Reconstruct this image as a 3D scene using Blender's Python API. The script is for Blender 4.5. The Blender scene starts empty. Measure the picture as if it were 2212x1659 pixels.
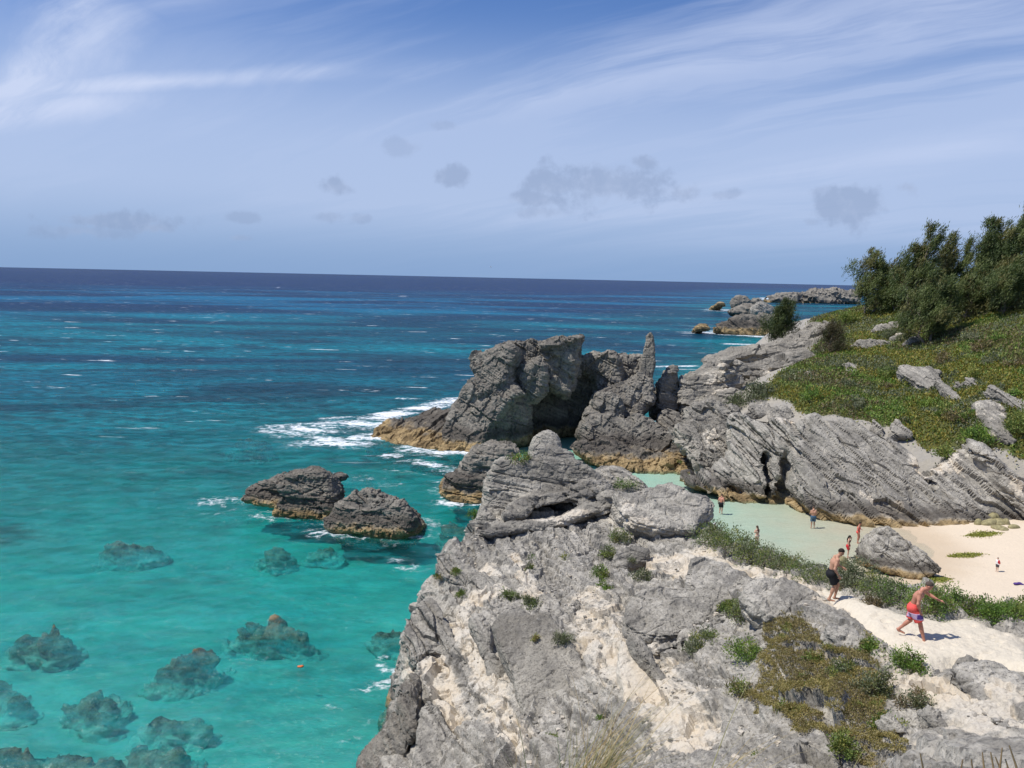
import bpy, bmesh, math, random, os
import numpy as np
from mathutils import Matrix, Vector
from mathutils.bvhtree import BVHTree

SC = bpy.context.scene
COL = SC.collection
rad = math.radians
# ---------------------------------------------------------------- camera
CAMZ = 19.5
FPX, FW, FH = 1912.0, 2212.0, 1659.0          # focal length and frame in photo pixels
M3 = Matrix.Rotation(rad(90 - 6.852), 3, 'X') @ Matrix.Rotation(rad(1.228), 3, 'Z')
cam_d = bpy.data.cameras.new('camera'); cam = bpy.data.objects.new('camera', cam_d); COL.objects.link(cam)
cam.matrix_world = Matrix.Translation((0, 0, CAMZ)) @ M3.to_4x4()
cam_d.sensor_width = 36; cam_d.lens = 36 * FPX / FW
cam_d.clip_start = 0.2; cam_d.clip_end = 90000
SC.camera = cam
# ---------------------------------------------------------------- exposure, sun, sky
SC.view_settings.view_transform = 'Standard'; SC.view_settings.look = 'None'
SC.view_settings.exposure = 0.06; SC.view_settings.gamma = 1.0; SC.view_settings.use_curve_mapping = False
SUN_EL = rad(60); SUN_AZ = (-0.985, -0.17)      # horizontal direction towards the sun
sv = Vector((SUN_AZ[0], SUN_AZ[1], 0)).normalized() * math.cos(SUN_EL); sv.z = math.sin(SUN_EL)
sl = bpy.data.lights.new('sun', 'SUN'); so = bpy.data.objects.new('sun', sl); COL.objects.link(so)
sl.energy = 4.7; sl.angle = rad(0.53); sl.color = (1.0, 0.955, 0.89)
so.rotation_euler = sv.to_track_quat('Z', 'Y').to_euler()
so.location = (-60, -20, 80)
SC.cycles.use_denoising = True
SC.cycles.max_bounces = 6; SC.cycles.diffuse_bounces = 3; SC.cycles.glossy_bounces = 2
SC.cycles.transparent_max_bounces = 12; SC.cycles.transmission_bounces = 2; SC.cycles.volume_bounces = 0
SC.cycles.caustics_reflective = False; SC.cycles.caustics_refractive = False

def ray(px, py):
    d = M3 @ Vector(((px - FW / 2) / FPX, -(py - FH / 2) / FPX, -1.0))
    return d.normalized()
def at_z(px, py, z=0.0):
    d = ray(px, py); t = (z - CAMZ) / d.z
    return Vector((d.x * t, d.y * t, z))
def at_y(px, py, Y):
    d = ray(px, py); t = Y / d.y
    return Vector((d.x * t, Y, CAMZ + d.z * t))

class N:
    """tiny node helper"""
    def __init__(s, nt): s.t = nt; nt.nodes.clear()
    def n(s, typ, ins=None, **kw):
        nd = s.t.nodes.new(typ)
        for k, v in kw.items(): setattr(nd, k, v)
        for k, v in (ins or {}).items(): s.set(nd, k, v)
        return nd
    def set(s, nd, k, v):
        i = nd.inputs[k]
        if isinstance(v, bpy.types.NodeSocket): s.t.links.new(v, i)
        elif isinstance(v, bpy.types.Node): s.t.links.new(v.outputs[0], i)
        else:
            if i.type == 'RGBA' and len(v) == 3: v = (*v, 1)
            i.default_value = v
    def math(s, op, a, b=0.0, c=None, clamp=False):
        nd = s.n('ShaderNodeMath', operation=op, use_clamp=clamp); s.set(nd, 0, a); s.set(nd, 1, b)
        if c is not None: s.set(nd, 2, c)
        return nd.outputs[0]
    def vmath(s, op, a, b=None):
        nd = s.n('ShaderNodeVectorMath', operation=op); s.set(nd, 0, a)
        if b is not None: s.set(nd, 1, b)
        return nd.outputs[1] if op in ('LENGTH', 'DOT_PRODUCT', 'DISTANCE') else nd.outputs[0]
    def ramp(s, v, a, b, lo=0.0, hi=1.0, smooth=True):
        nd = s.n('ShaderNodeMapRange', interpolation_type='SMOOTHSTEP' if smooth else 'LINEAR')
        nd.clamp = True
        s.set(nd, 0, v); s.set(nd, 1, a); s.set(nd, 2, b); s.set(nd, 3, lo); s.set(nd, 4, hi)
        return nd.outputs[0]
    def mix(s, f, a, b, blend='MIX'):
        nd = s.n('ShaderNodeMix', data_type='RGBA', blend_type=blend)
        s.set(nd, 0, f); s.set(nd, 6, a); s.set(nd, 7, b)
        return nd.outputs[2]
    def noise(s, vec, scale, detail=4, rough=0.55, dist=0.0):
        nd = s.n('ShaderNodeTexNoise', {'Scale': scale, 'Detail': detail, 'Roughness': rough, 'Distortion': dist})
        if vec is not None: s.set(nd, 'Vector', vec)
        return nd.outputs[0]
    def mapping(s, vec, scale=(1, 1, 1), rot=(0, 0, 0), loc=(0, 0, 0)):
        nd = s.n('ShaderNodeMapping', {'Vector': vec, 'Scale': scale, 'Rotation': rot, 'Location': loc})
        return nd.outputs[0]

# ---- world: blue sky, cirrus in long streaks, small grey cumulus near the horizon
w = bpy.data.worlds.new('World'); SC.world = w; w.use_nodes = True
g = N(w.node_tree)
tc = g.n('ShaderNodeTexCoord').outputs['Generated']
sky = g.n('ShaderNodeTexSky', sky_type='NISHITA', sun_disc=False)
sky.sun_elevation = SUN_EL; sky.sun_rotation = math.atan2(SUN_AZ[0], SUN_AZ[1])
sky.altitude = 20; sky.air_density = 1.0; sky.dust_density = 0.5; sky.ozone_density = 3.0
sep = g.n('ShaderNodeSeparateXYZ', {0: tc})
skyc = g.mix(1.0, sky.outputs[0], (0.66, 0.84, 1.20, 1), 'MULTIPLY')
skyc = g.mix(g.ramp(sep.outputs[2], 0.0, 0.30, 0.92, 0.0), skyc, (2.45, 3.9, 6.6, 1))     # the marine air towards the horizon
zz = g.math('ADD', g.math('MAXIMUM', sep.outputs[2], 0.0), 0.16)
uv = g.n('ShaderNodeCombineXYZ', {0: g.math('DIVIDE', sep.outputs[0], zz), 1: g.math('DIVIDE', sep.outputs[1], zz), 2: 0.0}).outputs[0]
warp = g.n('ShaderNodeTexNoise', {'Vector': uv, 'Scale': 0.55, 'Detail': 4.0})
uvw = g.vmath('ADD', uv, g.vmath('MULTIPLY', g.vmath('SUBTRACT', warp.outputs['Color'], (0.5, 0.5, 0.5)), (0.9, 0.9, 0.0)))
rot = g.mapping(uvw, rot=(0, 0, rad(42)))
st1 = g.noise(g.mapping(rot, scale=(0.16, 0.75, 1), loc=(3.1, 0.35, 0)), 1.5, 5, 0.55)
st2 = g.noise(g.mapping(rot, scale=(0.5, 3.0, 1), loc=(1.7, 5.2, 0)), 1.6, 8, 0.64)
wisp = g.math('ADD', g.math('MULTIPLY', st1, 0.68), g.math('MULTIPLY', st2, 0.32))
veil = g.ramp(wisp, 0.42, 0.62)
side = g.ramp(sep.outputs[0], -0.50, 0.30, 0.16, 1.0)          # thinner over the open sea on the left
mid = g.math('MULTIPLY', g.ramp(sep.outputs[2], 0.0, 0.10, 0.05, 1.0), g.ramp(sep.outputs[2], 0.13, 0.29, 0.95, 0.0))
veil = g.math('ADD', g.math('MULTIPLY', g.math('MULTIPLY', veil, side), g.ramp(sep.outputs[2], 0.02, 0.12, 0.1, 1.0)), mid, clamp=True)
def dirv(px, py): return tuple(ray(px, py))
def blob(px, py, rx, ry, ang=0.0):
    """distance from a direction in the sky, in units of the cloud's half width and half height"""
    c = ray(px, py); r_ = Vector((c.y, -c.x, 0)).normalized(); u_ = r_.cross(c)
    a = math.radians(ang); r2 = r_ * math.cos(a) + u_ * math.sin(a); u2 = u_ * math.cos(a) - r_ * math.sin(a)
    d = g.vmath('SUBTRACT', tc, tuple(c))
    x = g.vmath('DOT_PRODUCT', d, tuple(r2 * (FPX / rx))); y = g.vmath('DOT_PRODUCT', d, tuple(u2 * (FPX / ry)))
    return g.vmath('LENGTH', g.n('ShaderNodeCombineXYZ', {0: x, 1: y, 2: 0.0}).outputs[0])
nz = g.noise(tc, 6, 8, 0.65, 0.6)
nzc = g.math('SUBTRACT', nz, 0.5)
fib = g.ramp(g.math('ADD', g.math('MULTIPLY', st2, .55), g.math('MULTIPLY', nz, .45)), 0.36, 0.62, 0.12, 1.0)
wl = None
for px, py, rx, ry, an, st in [(180, 20, 150, 95, 55, 1.0), (70, 150, 190, 50, 38, .9), (300, -20, 200, 40, 10, .6), (330, 178, 480, 20, 9, .7), (40, 240, 240, 30, 12, .8), (1700, 90, 800, 40, 9, .25), (2000, 330, 600, 40, 9, .3)]:
    L = blob(px, py, rx, ry, an)
    v = g.math('MULTIPLY', g.ramp(g.math('ADD', L, g.math('MULTIPLY', nzc, 2.4)), 0.0, 1.45, 1.0, 0.0), st)
    wl = v if wl is None else g.math('MAXIMUM', wl, v)
veil = g.math('ADD', g.math('MULTIPLY', veil, 0.56), g.math('MULTIPLY', wl, g.math('MULTIPLY', fib, 0.78)), clamp=True)
cirrus = g.mix(veil, skyc, (6.0, 6.9, 9.2, 1))
nz2 = g.noise(tc, 24, 7, 0.62)
nz2c = g.math('SUBTRACT', nz2, 0.5)
cm = None
for px, py, rx, ry in [(1310, 398, 118, 52), (1195, 400, 66, 28), (1150, 430, 74, 22), (1160, 458, 64, 16), (1390, 350, 32, 18),
                       (1480, 418, 50, 26), (1560, 420, 44, 12), (1835, 445, 76, 48), (1790, 415, 32, 16), (1965, 404, 40, 20), (1750, 480, 22, 10),
                       (975, 381, 44, 22), (728, 404, 36, 19), (715, 468, 30, 13), (780, 472, 28, 12), (525, 470, 36, 11), (512, 513, 34, 9),
                       (250, 478, 130, 20), (330, 492, 56, 18), (180, 500, 100, 16), (870, 318, 44, 20), (955, 270, 44, 12)]:
    L = blob(px, py, rx * .88, ry * .88)
    v = g.ramp(g.math('ADD', L, g.math('MULTIPLY', nz2c, 4.4)), 0.30, 1.25, 1.0, 0.0)
    v = g.math('MULTIPLY', v, 0.28 if py < 330 else (0.52 if ry > 17 else 0.36))
    cm = v if cm is None else g.math('MAXIMUM', cm, v)
cum = g.mix(cm, cirrus, g.mix(g.ramp(nz2, 0.38, 0.62), (2.75, 3.6, 5.5, 1), (3.9, 4.7, 6.6, 1)))
bg = g.n('ShaderNodeBackground', {'Color': cum, 'Strength': 0.094})
g.n('ShaderNodeOutputWorld', {'Surface': bg.outputs[0]})

# ---------------------------------------------------------------- tagging helpers
def tag(o, label=None, cat=None, group=None, kind=None):
    if label: o['label'] = label
    if cat: o['category'] = cat
    if group: o['group'] = group
    if kind: o['kind'] = kind
    return o
def empty(name, loc, rz=0.0):
    o = bpy.data.objects.new(name, None); COL.objects.link(o)
    o.location = loc; o.rotation_euler = (0, 0, rz); o.empty_display_size = 0.3
    return o
def link(name, me, mat=None, parent=None):
    o = bpy.data.objects.new(name, me); COL.objects.link(o)
    if mat is not None and len(me.materials) == 0: me.materials.append(mat)
    if parent is not None: o.parent = parent
    return o
def mesh_np(name, V, F, attrs=None, smooth=True):
    """mesh from arrays; F is (n,4) or (n,3)"""
    V = np.asarray(V, np.float32); F = np.asarray(F, np.int32)
    me = bpy.data.meshes.new(name)
    n, k = F.shape
    me.vertices.add(len(V)); me.vertices.foreach_set('co', V.ravel())
    me.loops.add(n * k); me.loops.foreach_set('vertex_index', F.ravel())
    me.polygons.add(n); me.polygons.foreach_set('loop_start', np.arange(0, n * k, k, dtype=np.int32))
    me.polygons.foreach_set('loop_total', np.full(n, k, np.int32))
    me.polygons.foreach_set('use_smooth', np.full(n, smooth))
    for an, av in (attrs or {}).items():
        a = me.attributes.new(an, 'FLOAT', 'POINT'); a.data.foreach_set('value', np.asarray(av, np.float32))
    me.update(calc_edges=True)
    return me
def verts_of(me):
    a = np.empty(len(me.vertices) * 3, np.float32); me.vertices.foreach_get('co', a); return a.reshape(-1, 3)
def normals_of(me):
    a = np.empty(len(me.vertices) * 3, np.float32); me.vertex_normals.foreach_get('vector', a); return a.reshape(-1, 3)
def rebase(o, p):
    """put the object's origin at p without moving the geometry"""
    V = verts_of(o.data) - np.array(p, np.float32)
    o.data.vertices.foreach_set('co', V.ravel()); o.data.update(); o.location = p

# ---------------------------------------------------------------- numpy noise
def _h(ix, iy, iz, seed):
    h = (ix.astype(np.uint32) * np.uint32(374761393) + iy.astype(np.uint32) * np.uint32(668265263)
         + iz.astype(np.uint32) * np.uint32(2147483647) + np.uint32((seed * 974634777) & 0xffffffff))
    h = (h ^ (h >> np.uint32(13))) * np.uint32(1274126177)
    h = (h ^ (h >> np.uint32(15))) * np.uint32(2246822519)
    return h ^ (h >> np.uint32(14))
def pnoise(P, seed=0):
    P = np.asarray(P, np.float32)
    I = np.floor(P).astype(np.int32); f = P - I
    u = f * f * f * (f * (f * 6 - 15) + 10)
    res = None
    out = np.zeros(len(P), np.float32)
    for c in range(8):
        dx, dy, dz = c & 1, (c >> 1) & 1, (c >> 2) & 1
        h = _h(I[:, 0] + dx, I[:, 1] + dy, I[:, 2] + dz, seed)
        gx = (h & np.uint32(1023)).astype(np.float32) / 511.5 - 1
        gy = ((h >> np.uint32(10)) & np.uint32(1023)).astype(np.float32) / 511.5 - 1
        gz = ((h >> np.uint32(20)) & np.uint32(1023)).astype(np.float32) / 511.5 - 1
        d = gx * (f[:, 0] - dx) + gy * (f[:, 1] - dy) + gz * (f[:, 2] - dz)
        wgt = (u[:, 0] if dx else 1 - u[:, 0]) * (u[:, 1] if dy else 1 - u[:, 1]) * (u[:, 2] if dz else 1 - u[:, 2])
        out += wgt * d
    return out
def fbm(P, octv=4, seed=0, gain=0.5, ridged=False):
    P = np.asarray(P, np.float32); a, s, t = 1.0, np.zeros(len(P), np.float32), 0.0
    for k in range(octv):
        n = pnoise(P, seed + k * 17)
        s += a * ((1 - 2 * np.abs(n)) * 0.5 if ridged else n); t += a
        P = P * 2.03 + 3.7; a *= gain
    return s / t * 1.6
def facets(P, seed=0):
    """broken blocks: every cell of a jittered grid is one tilted facet"""
    P = np.asarray(P, np.float32); I0 = np.floor(P - 0.5).astype(np.int32)
    best = np.full(len(P), 1e9, np.float32); val = np.zeros(len(P), np.float32)
    for c in range(8):
        I = I0 + np.array([c & 1, (c >> 1) & 1, (c >> 2) & 1], np.int32)
        h = _h(I[:, 0], I[:, 1], I[:, 2], seed); h2 = (h * np.uint32(2654435761)) ^ (h >> np.uint32(7))
        ch = lambda q, k: ((q >> np.uint32(k)) & np.uint32(1023)).astype(np.float32) / 1023 - .5
        d = P - I - .5
        d[:, 0] -= ch(h, 0) * .9; d[:, 1] -= ch(h, 10) * .9; d[:, 2] -= ch(h, 20) * .9
        r2 = (d * d).sum(1); m = r2 < best
        v = ch(h2, 0) * d[:, 0] + ch(h2, 10) * d[:, 1] + ch(h2, 20) * d[:, 2] + .55 * ch(h2, 5)
        val = np.where(m, v, val); best = np.where(m, r2, best)
    return val
def smoothstep(a, b, x):
    t = np.clip((x - a) / (b - a), 0, 1); return t * t * (3 - 2 * t)
# ---------------------------------------------------------------- signed-distance rocks
def poly_sd(px, py, poly):
    """signed distance of points to a closed polygon (negative inside)"""
    d = np.full(px.shape, 1e9, np.float32); inside = np.zeros(px.shape, bool)
    n = len(poly)
    for i in range(n):
        ax, ay = poly[i]; bx, by = poly[(i + 1) % n]
        ex, ey = bx - ax, by - ay
        wx, wy = px - ax, py - ay
        t = np.clip((wx * ex + wy * ey) / (ex * ex + ey * ey + 1e-12), 0, 1)
        dx, dy = wx - ex * t, wy - ey * t
        d = np.minimum(d, dx * dx + dy * dy)
        c = ((ay > py) != (by > py)) & (px < ex * (py - ay) / (ey if abs(ey) > 1e-12 else 1e-12) + ax)
        inside ^= c
    d = np.sqrt(d)
    return np.where(inside, -d, d).astype(np.float32)
def smin(a, b, k):
    if k <= 0: return np.minimum(a, b)
    h = np.clip(0.5 + 0.5 * (b - a) / k, 0, 1)
    return b * (1 - h) + a * h - k * h * (1 - h)
def smax(a, b, k): return -smin(-a, -b, k)

ZC = {'0': (1, 0, 0), '1': (.3268, 813.2, 686.7), '2': (.3268, 1489.1, 813.2), '4': (.3268, 768.0, 1116.8), '5': (.3268, 1489.1, 1116.8),
      '6': (.17211, 1850.6, 1373.5), '7': (.3268, 361.4, 813.2), 'A': (.21242, 975.9, 704.8), 'B': (.20425, 1409.6, 596.4),
      'C': (.18516, 1850.6, 686.7), 'T': (.19604, 1807.2, 415.7)}
def zp(key, pts):
    s, a, b = ZC[key]
    return [(x * s + a, y * s + b) for x, y in pts]
class Chunk:
    """a block of rock: an outline on a tilted face, carried back by T metres along E"""
    def __init__(s, key, pts, Y, n=(0, -1, .2), T=3.0, r=0.25, E=(0, 1, -.22), k=0.3, taper=0.0, op='+'):
        pp = zp(key, pts)
        cx = sum(p[0] for p in pp) / len(pp); cy = sum(p[1] for p in pp) / len(pp)
        s.P0 = at_y(cx, cy, Y); s.n = Vector(n).normalized()
        U = Vector((0, 0, 1)).cross(s.n) if abs(s.n.z) < 0.98 else Vector((1, 0, 0)); U.normalize()
        V = s.n.cross(U); E = Vector(E).normalized() if E else -s.n
        s.A = np.array(Matrix((U, V, E)).transposed().inverted(), np.float32)
        s.kw = abs(E.dot(s.n))
        s.pts3 = []
        poly = []
        for x, y in pp:
            d = ray(x, y); t = (s.P0 - Vector((0, 0, CAMZ))).dot(s.n) / d.dot(s.n)
            p = Vector((0, 0, CAMZ)) + d * t; s.pts3.append(p)
            q = p - s.P0; poly.append((q.dot(U), q.dot(V)))
        s.poly, s.T, s.r, s.k, s.E, s.taper, s.op = poly, T, r, k, E, taper, op
        q = np.array([list(p) for p in s.pts3] + [list(p + E * T) for p in s.pts3])
        s.lo, s.hi = q.min(0), q.max(0)
    def sd(s, X):
        q = (X - np.array(s.P0, np.float32)) @ s.A.T
        d2 = poly_sd(q[:, 0], q[:, 1], s.poly) + s.taper * np.clip(q[:, 2], 0, None)
        dw = (np.abs(q[:, 2] - s.T / 2) - s.T / 2) * s.kw
        a, b = d2 + s.r, dw + s.r
        return np.minimum(np.maximum(a, b), 0) + np.sqrt(np.maximum(a, 0) ** 2 + np.maximum(b, 0) ** 2) - s.r

def surface_nets(phi, org, h):
    nx, ny, nz = phi.shape
    ins = phi < 0
    cnt = np.zeros((nx - 1, ny - 1, nz - 1), np.int8)
    for c in range(8):
        dx, dy, dz = c & 1, (c >> 1) & 1, (c >> 2) & 1
        cnt += ins[dx:nx - 1 + dx, dy:ny - 1 + dy, dz:nz - 1 + dz]
    act = (cnt > 0) & (cnt < 8)
    I = np.argwhere(act)
    idx = np.full(act.shape, -1, np.int32); idx[act] = np.arange(len(I))
    acc = np.zeros((len(I), 3), np.float32); num = np.zeros(len(I), np.float32)
    for ax in range(3):
        for c in range(4):
            o = [0, 0, 0]; others = [k for k in range(3) if k != ax]
            o[others[0]] = c & 1; o[others[1]] = c >> 1
            e = list(o); e[ax] = 1
            a = phi[I[:, 0] + o[0], I[:, 1] + o[1], I[:, 2] + o[2]]
            b = phi[I[:, 0] + e[0], I[:, 1] + e[1], I[:, 2] + e[2]]
            m = (a < 0) != (b < 0)
            t = np.where(m, a / np.where(m, a - b, 1), 0)
            p = np.tile(np.array(o, np.float32), (len(I), 1)); p[:, ax] = t
            acc[m] += p[m]; num[m] += 1
    V = (I + acc / num[:, None]) * h + np.array(org, np.float32)
    F = []
    for ax in range(3):
        b, c = [(1, 2), (2, 0), (0, 1)][ax]
        s0 = [slice(1, -1)] * 3; s0[ax] = slice(0, -1)
        s1 = [slice(1, -1)] * 3; s1[ax] = slice(1, None)
        A_, B_ = ins[tuple(s0)], ins[tuple(s1)]
        for flip, m in ((False, A_ & ~B_), (True, ~A_ & B_)):
            J = np.argwhere(m)
            if not len(J): continue
            J = J.copy(); J[:, b] += 1; J[:, c] += 1
            def g_(db, dc):
                K = J.copy(); K[:, b] -= db; K[:, c] -= dc
                return idx[K[:, 0], K[:, 1], K[:, 2]]
            q = np.stack([g_(1, 1), g_(0, 1), g_(0, 0), g_(1, 0)], 1)
            F.append(q[:, ::-1] if flip else q)
    F = np.concatenate(F) if F else np.zeros((0, 4), np.int32)
    F = F[(F >= 0).all(1)]
    return V, F

def subdivide(me, lv):
    if lv <= 0: return me
    o = bpy.data.objects.new('tmp', me); COL.objects.link(o)
    md = o.modifiers.new('s', 'SUBSURF'); md.levels = lv; md.subdivision_type = 'SIMPLE'
    dg = bpy.context.evaluated_depsgraph_get(); dg.update()
    m2 = bpy.data.meshes.new_from_object(o.evaluated_get(dg))
    bpy.data.objects.remove(o); bpy.data.meshes.remove(me)
    return m2

RNG = np.random.RandomState(7)
class Beds:
    """layered bedding: random layer thickness and how far each layer stands out"""
    def __init__(s, n, thick, amp, seed=1, warp=0.35, wscale=0.12):
        r = np.random.RandomState(seed)
        s.n = np.array(Vector(n).normalized(), np.float32); s.amp = amp; s.warp, s.ws, s.seed = warp, wscale, seed
        th = thick * (0.22 + 2.6 * r.rand(4000) ** 3)
        s.edge = np.cumsum(th) - 2000 * thick * 0.87; s.off = r.rand(4001) * 2 - 1; s.th = np.append(th, thick)
    def coord(s, P):
        return P @ s.n + s.warp * fbm(P * s.ws, 3, s.seed) * 1.0
    def disp(s, P, c=None):
        c = s.coord(P) if c is None else c
        k = np.clip(np.searchsorted(s.edge, c), 1, 3998)
        f = (c - s.edge[k - 1]) / np.maximum(s.edge[k] - s.edge[k - 1], 1e-4)
        groove = np.exp(-((np.minimum(f, 1 - f) * s.th[k]) / 0.07) ** 2)
        pat = smoothstep(-0.30, 0.42, fbm(P * 0.30, 3, s.seed + 5)); pat2 = smoothstep(-.2, .3, fbm(P * 0.9, 2, s.seed + 6))
        return s.amp * ((s.off[k] * 0.85 + 0.4 * (0.5 - f)) * (0.30 + 0.70 * pat) - 0.8 * groove * (.15 + .85 * pat * pat2))

ROCKS = []      # (vertices, faces) for placing things on them
def make_rock(name, chunks, h, lv, beds=None, rough=0.3, fine=0.06, seed=1, mat=None, parent=None, field=None, lo=None, hi=None,
              tide=0.0, cream=None, creamcap=(), pits=0.0, flute=0.0, cracks=0.12, facet=0.0, fsize=1.2, sink=None, flat=False, faxis=None, fstretch=(.42, 1.5), cull=True, nobase=False, zmin=-4.0, clip=None, keep=True, light=0.0, fscale=1.0):
    """voxel union of chunks, meshed, subdivided and weathered"""
    if lo is None:
        lo = np.min([c.lo for c in chunks if c.op == '+'], 0) - 1.2 * h - 0.3
        hi = np.max([c.hi for c in chunks if c.op == '+'], 0) + 1.2 * h + 0.3
    lo = np.array(lo, np.float32); hi = np.array(hi, np.float32); lo[2] = max(lo[2], zmin)
    n = np.maximum(np.ceil((hi - lo) / h).astype(int) + 2, 4)
    ax = [lo[i] + h * np.arange(n[i], dtype=np.float32) for i in range(3)]
    phi = np.full(n, 1e3, np.float32)
    if field is not None: phi = field(ax).astype(np.float32)
    for c in chunks:
        pad = 2.5 * h + c.k + 0.3
        i0 = [max(0, int((c.lo[i] - pad - lo[i]) / h)) for i in range(3)]
        i1 = [min(n[i], int((c.hi[i] + pad - lo[i]) / h) + 2) for i in range(3)]
        if any(i1[i] <= i0[i] for i in range(3)): continue
        G = np.meshgrid(*[ax[i][i0[i]:i1[i]] for i in range(3)], indexing='ij')
        X = np.stack([q.ravel() for q in G], 1)
        d = c.sd(X).reshape(G[0].shape)
        sl_ = tuple(slice(i0[i], i1[i]) for i in range(3))
        phi[sl_] = smin(phi[sl_], d, c.k) if c.op == '+' else smax(phi[sl_], -d, c.k)
    phi[:, :, 0] = np.abs(phi[:, :, 0]) + h; phi[0] = np.abs(phi[0]) + h; phi[-1] = np.abs(phi[-1]) + h
    phi[:, 0] = np.abs(phi[:, 0]) + h; phi[:, -1] = np.abs(phi[:, -1]) + h; phi[:, :, -1] = np.abs(phi[:, :, -1]) + h
    V, F = surface_nets(phi, lo, h)
    if keep: ROCKS.append((V.copy(), F.copy()))
    base_ = None
    if cull:                                         # only what can be seen from about here is worked finely
        c_ = V[F].mean(1); a_ = np.cross(V[F[:, 1]] - V[F[:, 0]], V[F[:, 2]] - V[F[:, 0]]); a_ /= np.linalg.norm(a_, axis=1, keepdims=True) + 1e-9
        v_ = np.array([0, 0, CAMZ], np.float32) - c_; dist = np.linalg.norm(v_, axis=1)
        el_ = np.arctan2(-v_[:, 2], np.hypot(v_[:, 0], v_[:, 1])); az_ = np.arctan2(c_[:, 0], c_[:, 1])
        ok_ = ((a_ * v_).sum(1) / dist > -.25) & (el_ > rad(-38)) & (np.abs(az_) < rad(45)) & (c_[:, 1] > 0)
        def sub(Fs):
            u, inv = np.unique(Fs, return_inverse=True); return V[u], inv.reshape(Fs.shape).astype(np.int32)
        a2 = (a_ * v_).sum(1) / dist
        nv = np.zeros_like(V); 
        for k_ in range(4): np.add.at(nv, F[:, k_], a_)
        nv /= np.linalg.norm(nv, axis=1, keepdims=True) + 1e-9
        Vb = V - nv * h * .6; u_, inv_ = np.unique(F[~ok_ | (a2 < .0)], return_inverse=True)
        base_ = (Vb[u_], inv_.reshape(-1, 4).astype(np.int32)) if len(u_) else None; V2, F2 = sub(F[ok_])
        me = subdivide(mesh_np(name, V2, F2), lv)
    else: me = subdivide(mesh_np(name, V, F), lv)
    me.name = name
    P = verts_of(me); Nn = normals_of(me)
    D = rough * fbm(P * (0.45 * fscale), 3, seed) + rough * 0.55 * fbm(P * (1.3 * fscale), 3, seed + 3, ridged=True)
    s = P[:, 2] * 1.0
    if beds is not None:
        s = beds.coord(P)
        vis = np.clip(1.25 - np.abs(Nn @ beds.n) * 1.1, 0.12, 1)
        D = D + beds.disp(P, s) * vis
    if facet > 0:
        q = P / fsize + .35 * pnoise(P * .5, seed + 71)[:, None]
        ax_ = np.array(Vector(faxis).normalized(), np.float32) if faxis is not None else (beds.n if beds is not None else np.array([0, 0, 1], np.float32))
        s0 = (q @ ax_)[:, None] * ax_; q = (q - s0) * fstretch[0] + s0 * fstretch[1]
        D = D + 1.35 * facet * facets(q, seed + 77)
        if lv > 0: D = D + facet * .55 * facets(q * 2.7, seed + 79)
    if fine > 0: D = D + fine * fbm(P * (3.6 * fscale), 3, seed + 9, 0.6)
    if cracks > 0:
        q = P + .25 * np.stack([pnoise(P * 1.7, seed + 61), pnoise(P * 1.7, seed + 62), pnoise(P * 1.7, seed + 63)], 1)
        D = D - cracks * (np.exp(-(pnoise(q * .34 * fscale, seed + 51) / .034) ** 2) + .6 * np.exp(-(pnoise(q * .9 * fscale, seed + 52) / .045) ** 2)) * smoothstep(-.25, .25, pnoise(P * .5 * fscale, seed + 53))
    if pits > 0:
        q = fbm(P * (1.1 * fscale), 2, seed + 21); q2 = fbm(P * (3.2 * fscale), 2, seed + 23)
        D = D - pits * smoothstep(0.12, 0.5, q2) * smoothstep(-0.1, 0.4, q)
    if flute > 0:
        q = P.copy(); q[:, 2] *= 0.15
        D = D + flute * fbm(q * 1.6, 3, seed + 31, ridged=True) * np.clip(1 - np.abs(Nn[:, 2]), 0, 1)
    if sink is not None:
        mk = sink(P); D = D * (1 - .8 * mk) - .22 * mk
    P2 = P + Nn * D[:, None]
    me.vertices.foreach_set('co', P2.ravel())
    cr = np.zeros(len(P), np.float32)
    nz_ = fbm(P * (0.8), 4, seed + 41)
    if cream is not None: cr = np.clip(cream + nz_ * 0.9, 0, 1) * 1.0
    for cp in creamcap:                              # (list of world points, radius, strength)
        pts, R_, st = cp
        d = np.full(len(P), 1e9, np.float32)
        for a, b in zip(pts[:-1], pts[1:]):
            a = np.array(a, np.float32); b = np.array(b, np.float32); e = b - a
            t = np.clip(((P - a) @ e) / (e @ e + 1e-9), 0, 1)
            d = np.minimum(d, np.linalg.norm(P - a - t[:, None] * e, axis=1))
        cr = np.maximum(cr, st * smoothstep(R_ * 1.75, R_ * 0.35, d + nz_ * R_ * 0.9))
    td = np.zeros(len(P), np.float32); bk = td.copy()
    if tide > 0:
        zt = P[:, 2] + nz_ * 0.55 * tide
        td = smoothstep(tide, tide * 0.55, zt); bk = smoothstep(tide * 0.7, tide * 1.1, zt) * smoothstep(tide * 2.2, tide * 1.3, zt)
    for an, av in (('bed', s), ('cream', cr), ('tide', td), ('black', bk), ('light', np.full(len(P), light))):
        a = me.attributes.get(an) or me.attributes.new(an, 'FLOAT', 'POINT')
        a.data.foreach_set('value', np.asarray(av, np.float32))
    me.polygons.foreach_set('use_smooth', np.full(len(me.polygons), not flat))
    me.update()
    o = link(name, me, mat or MAT['rock'], parent)
    bo_ = None
    if base_ is not None: bo_ = link('rock_base', mesh_np('rock_base', *base_), mat or MAT['rock'], o)
    if bo_ is not None: bo_['kind'] = 'stuff'
    if parent is None and not nobase:
        c = P2.mean(0); rebase(o, (float(c[0]), float(c[1]), float(max(P2[:, 2].min(), 0))))
        if bo_ is not None: bo_.data.transform(Matrix.Translation(-o.location)); bo_.data.update()
    return o
MAT = {}
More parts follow.
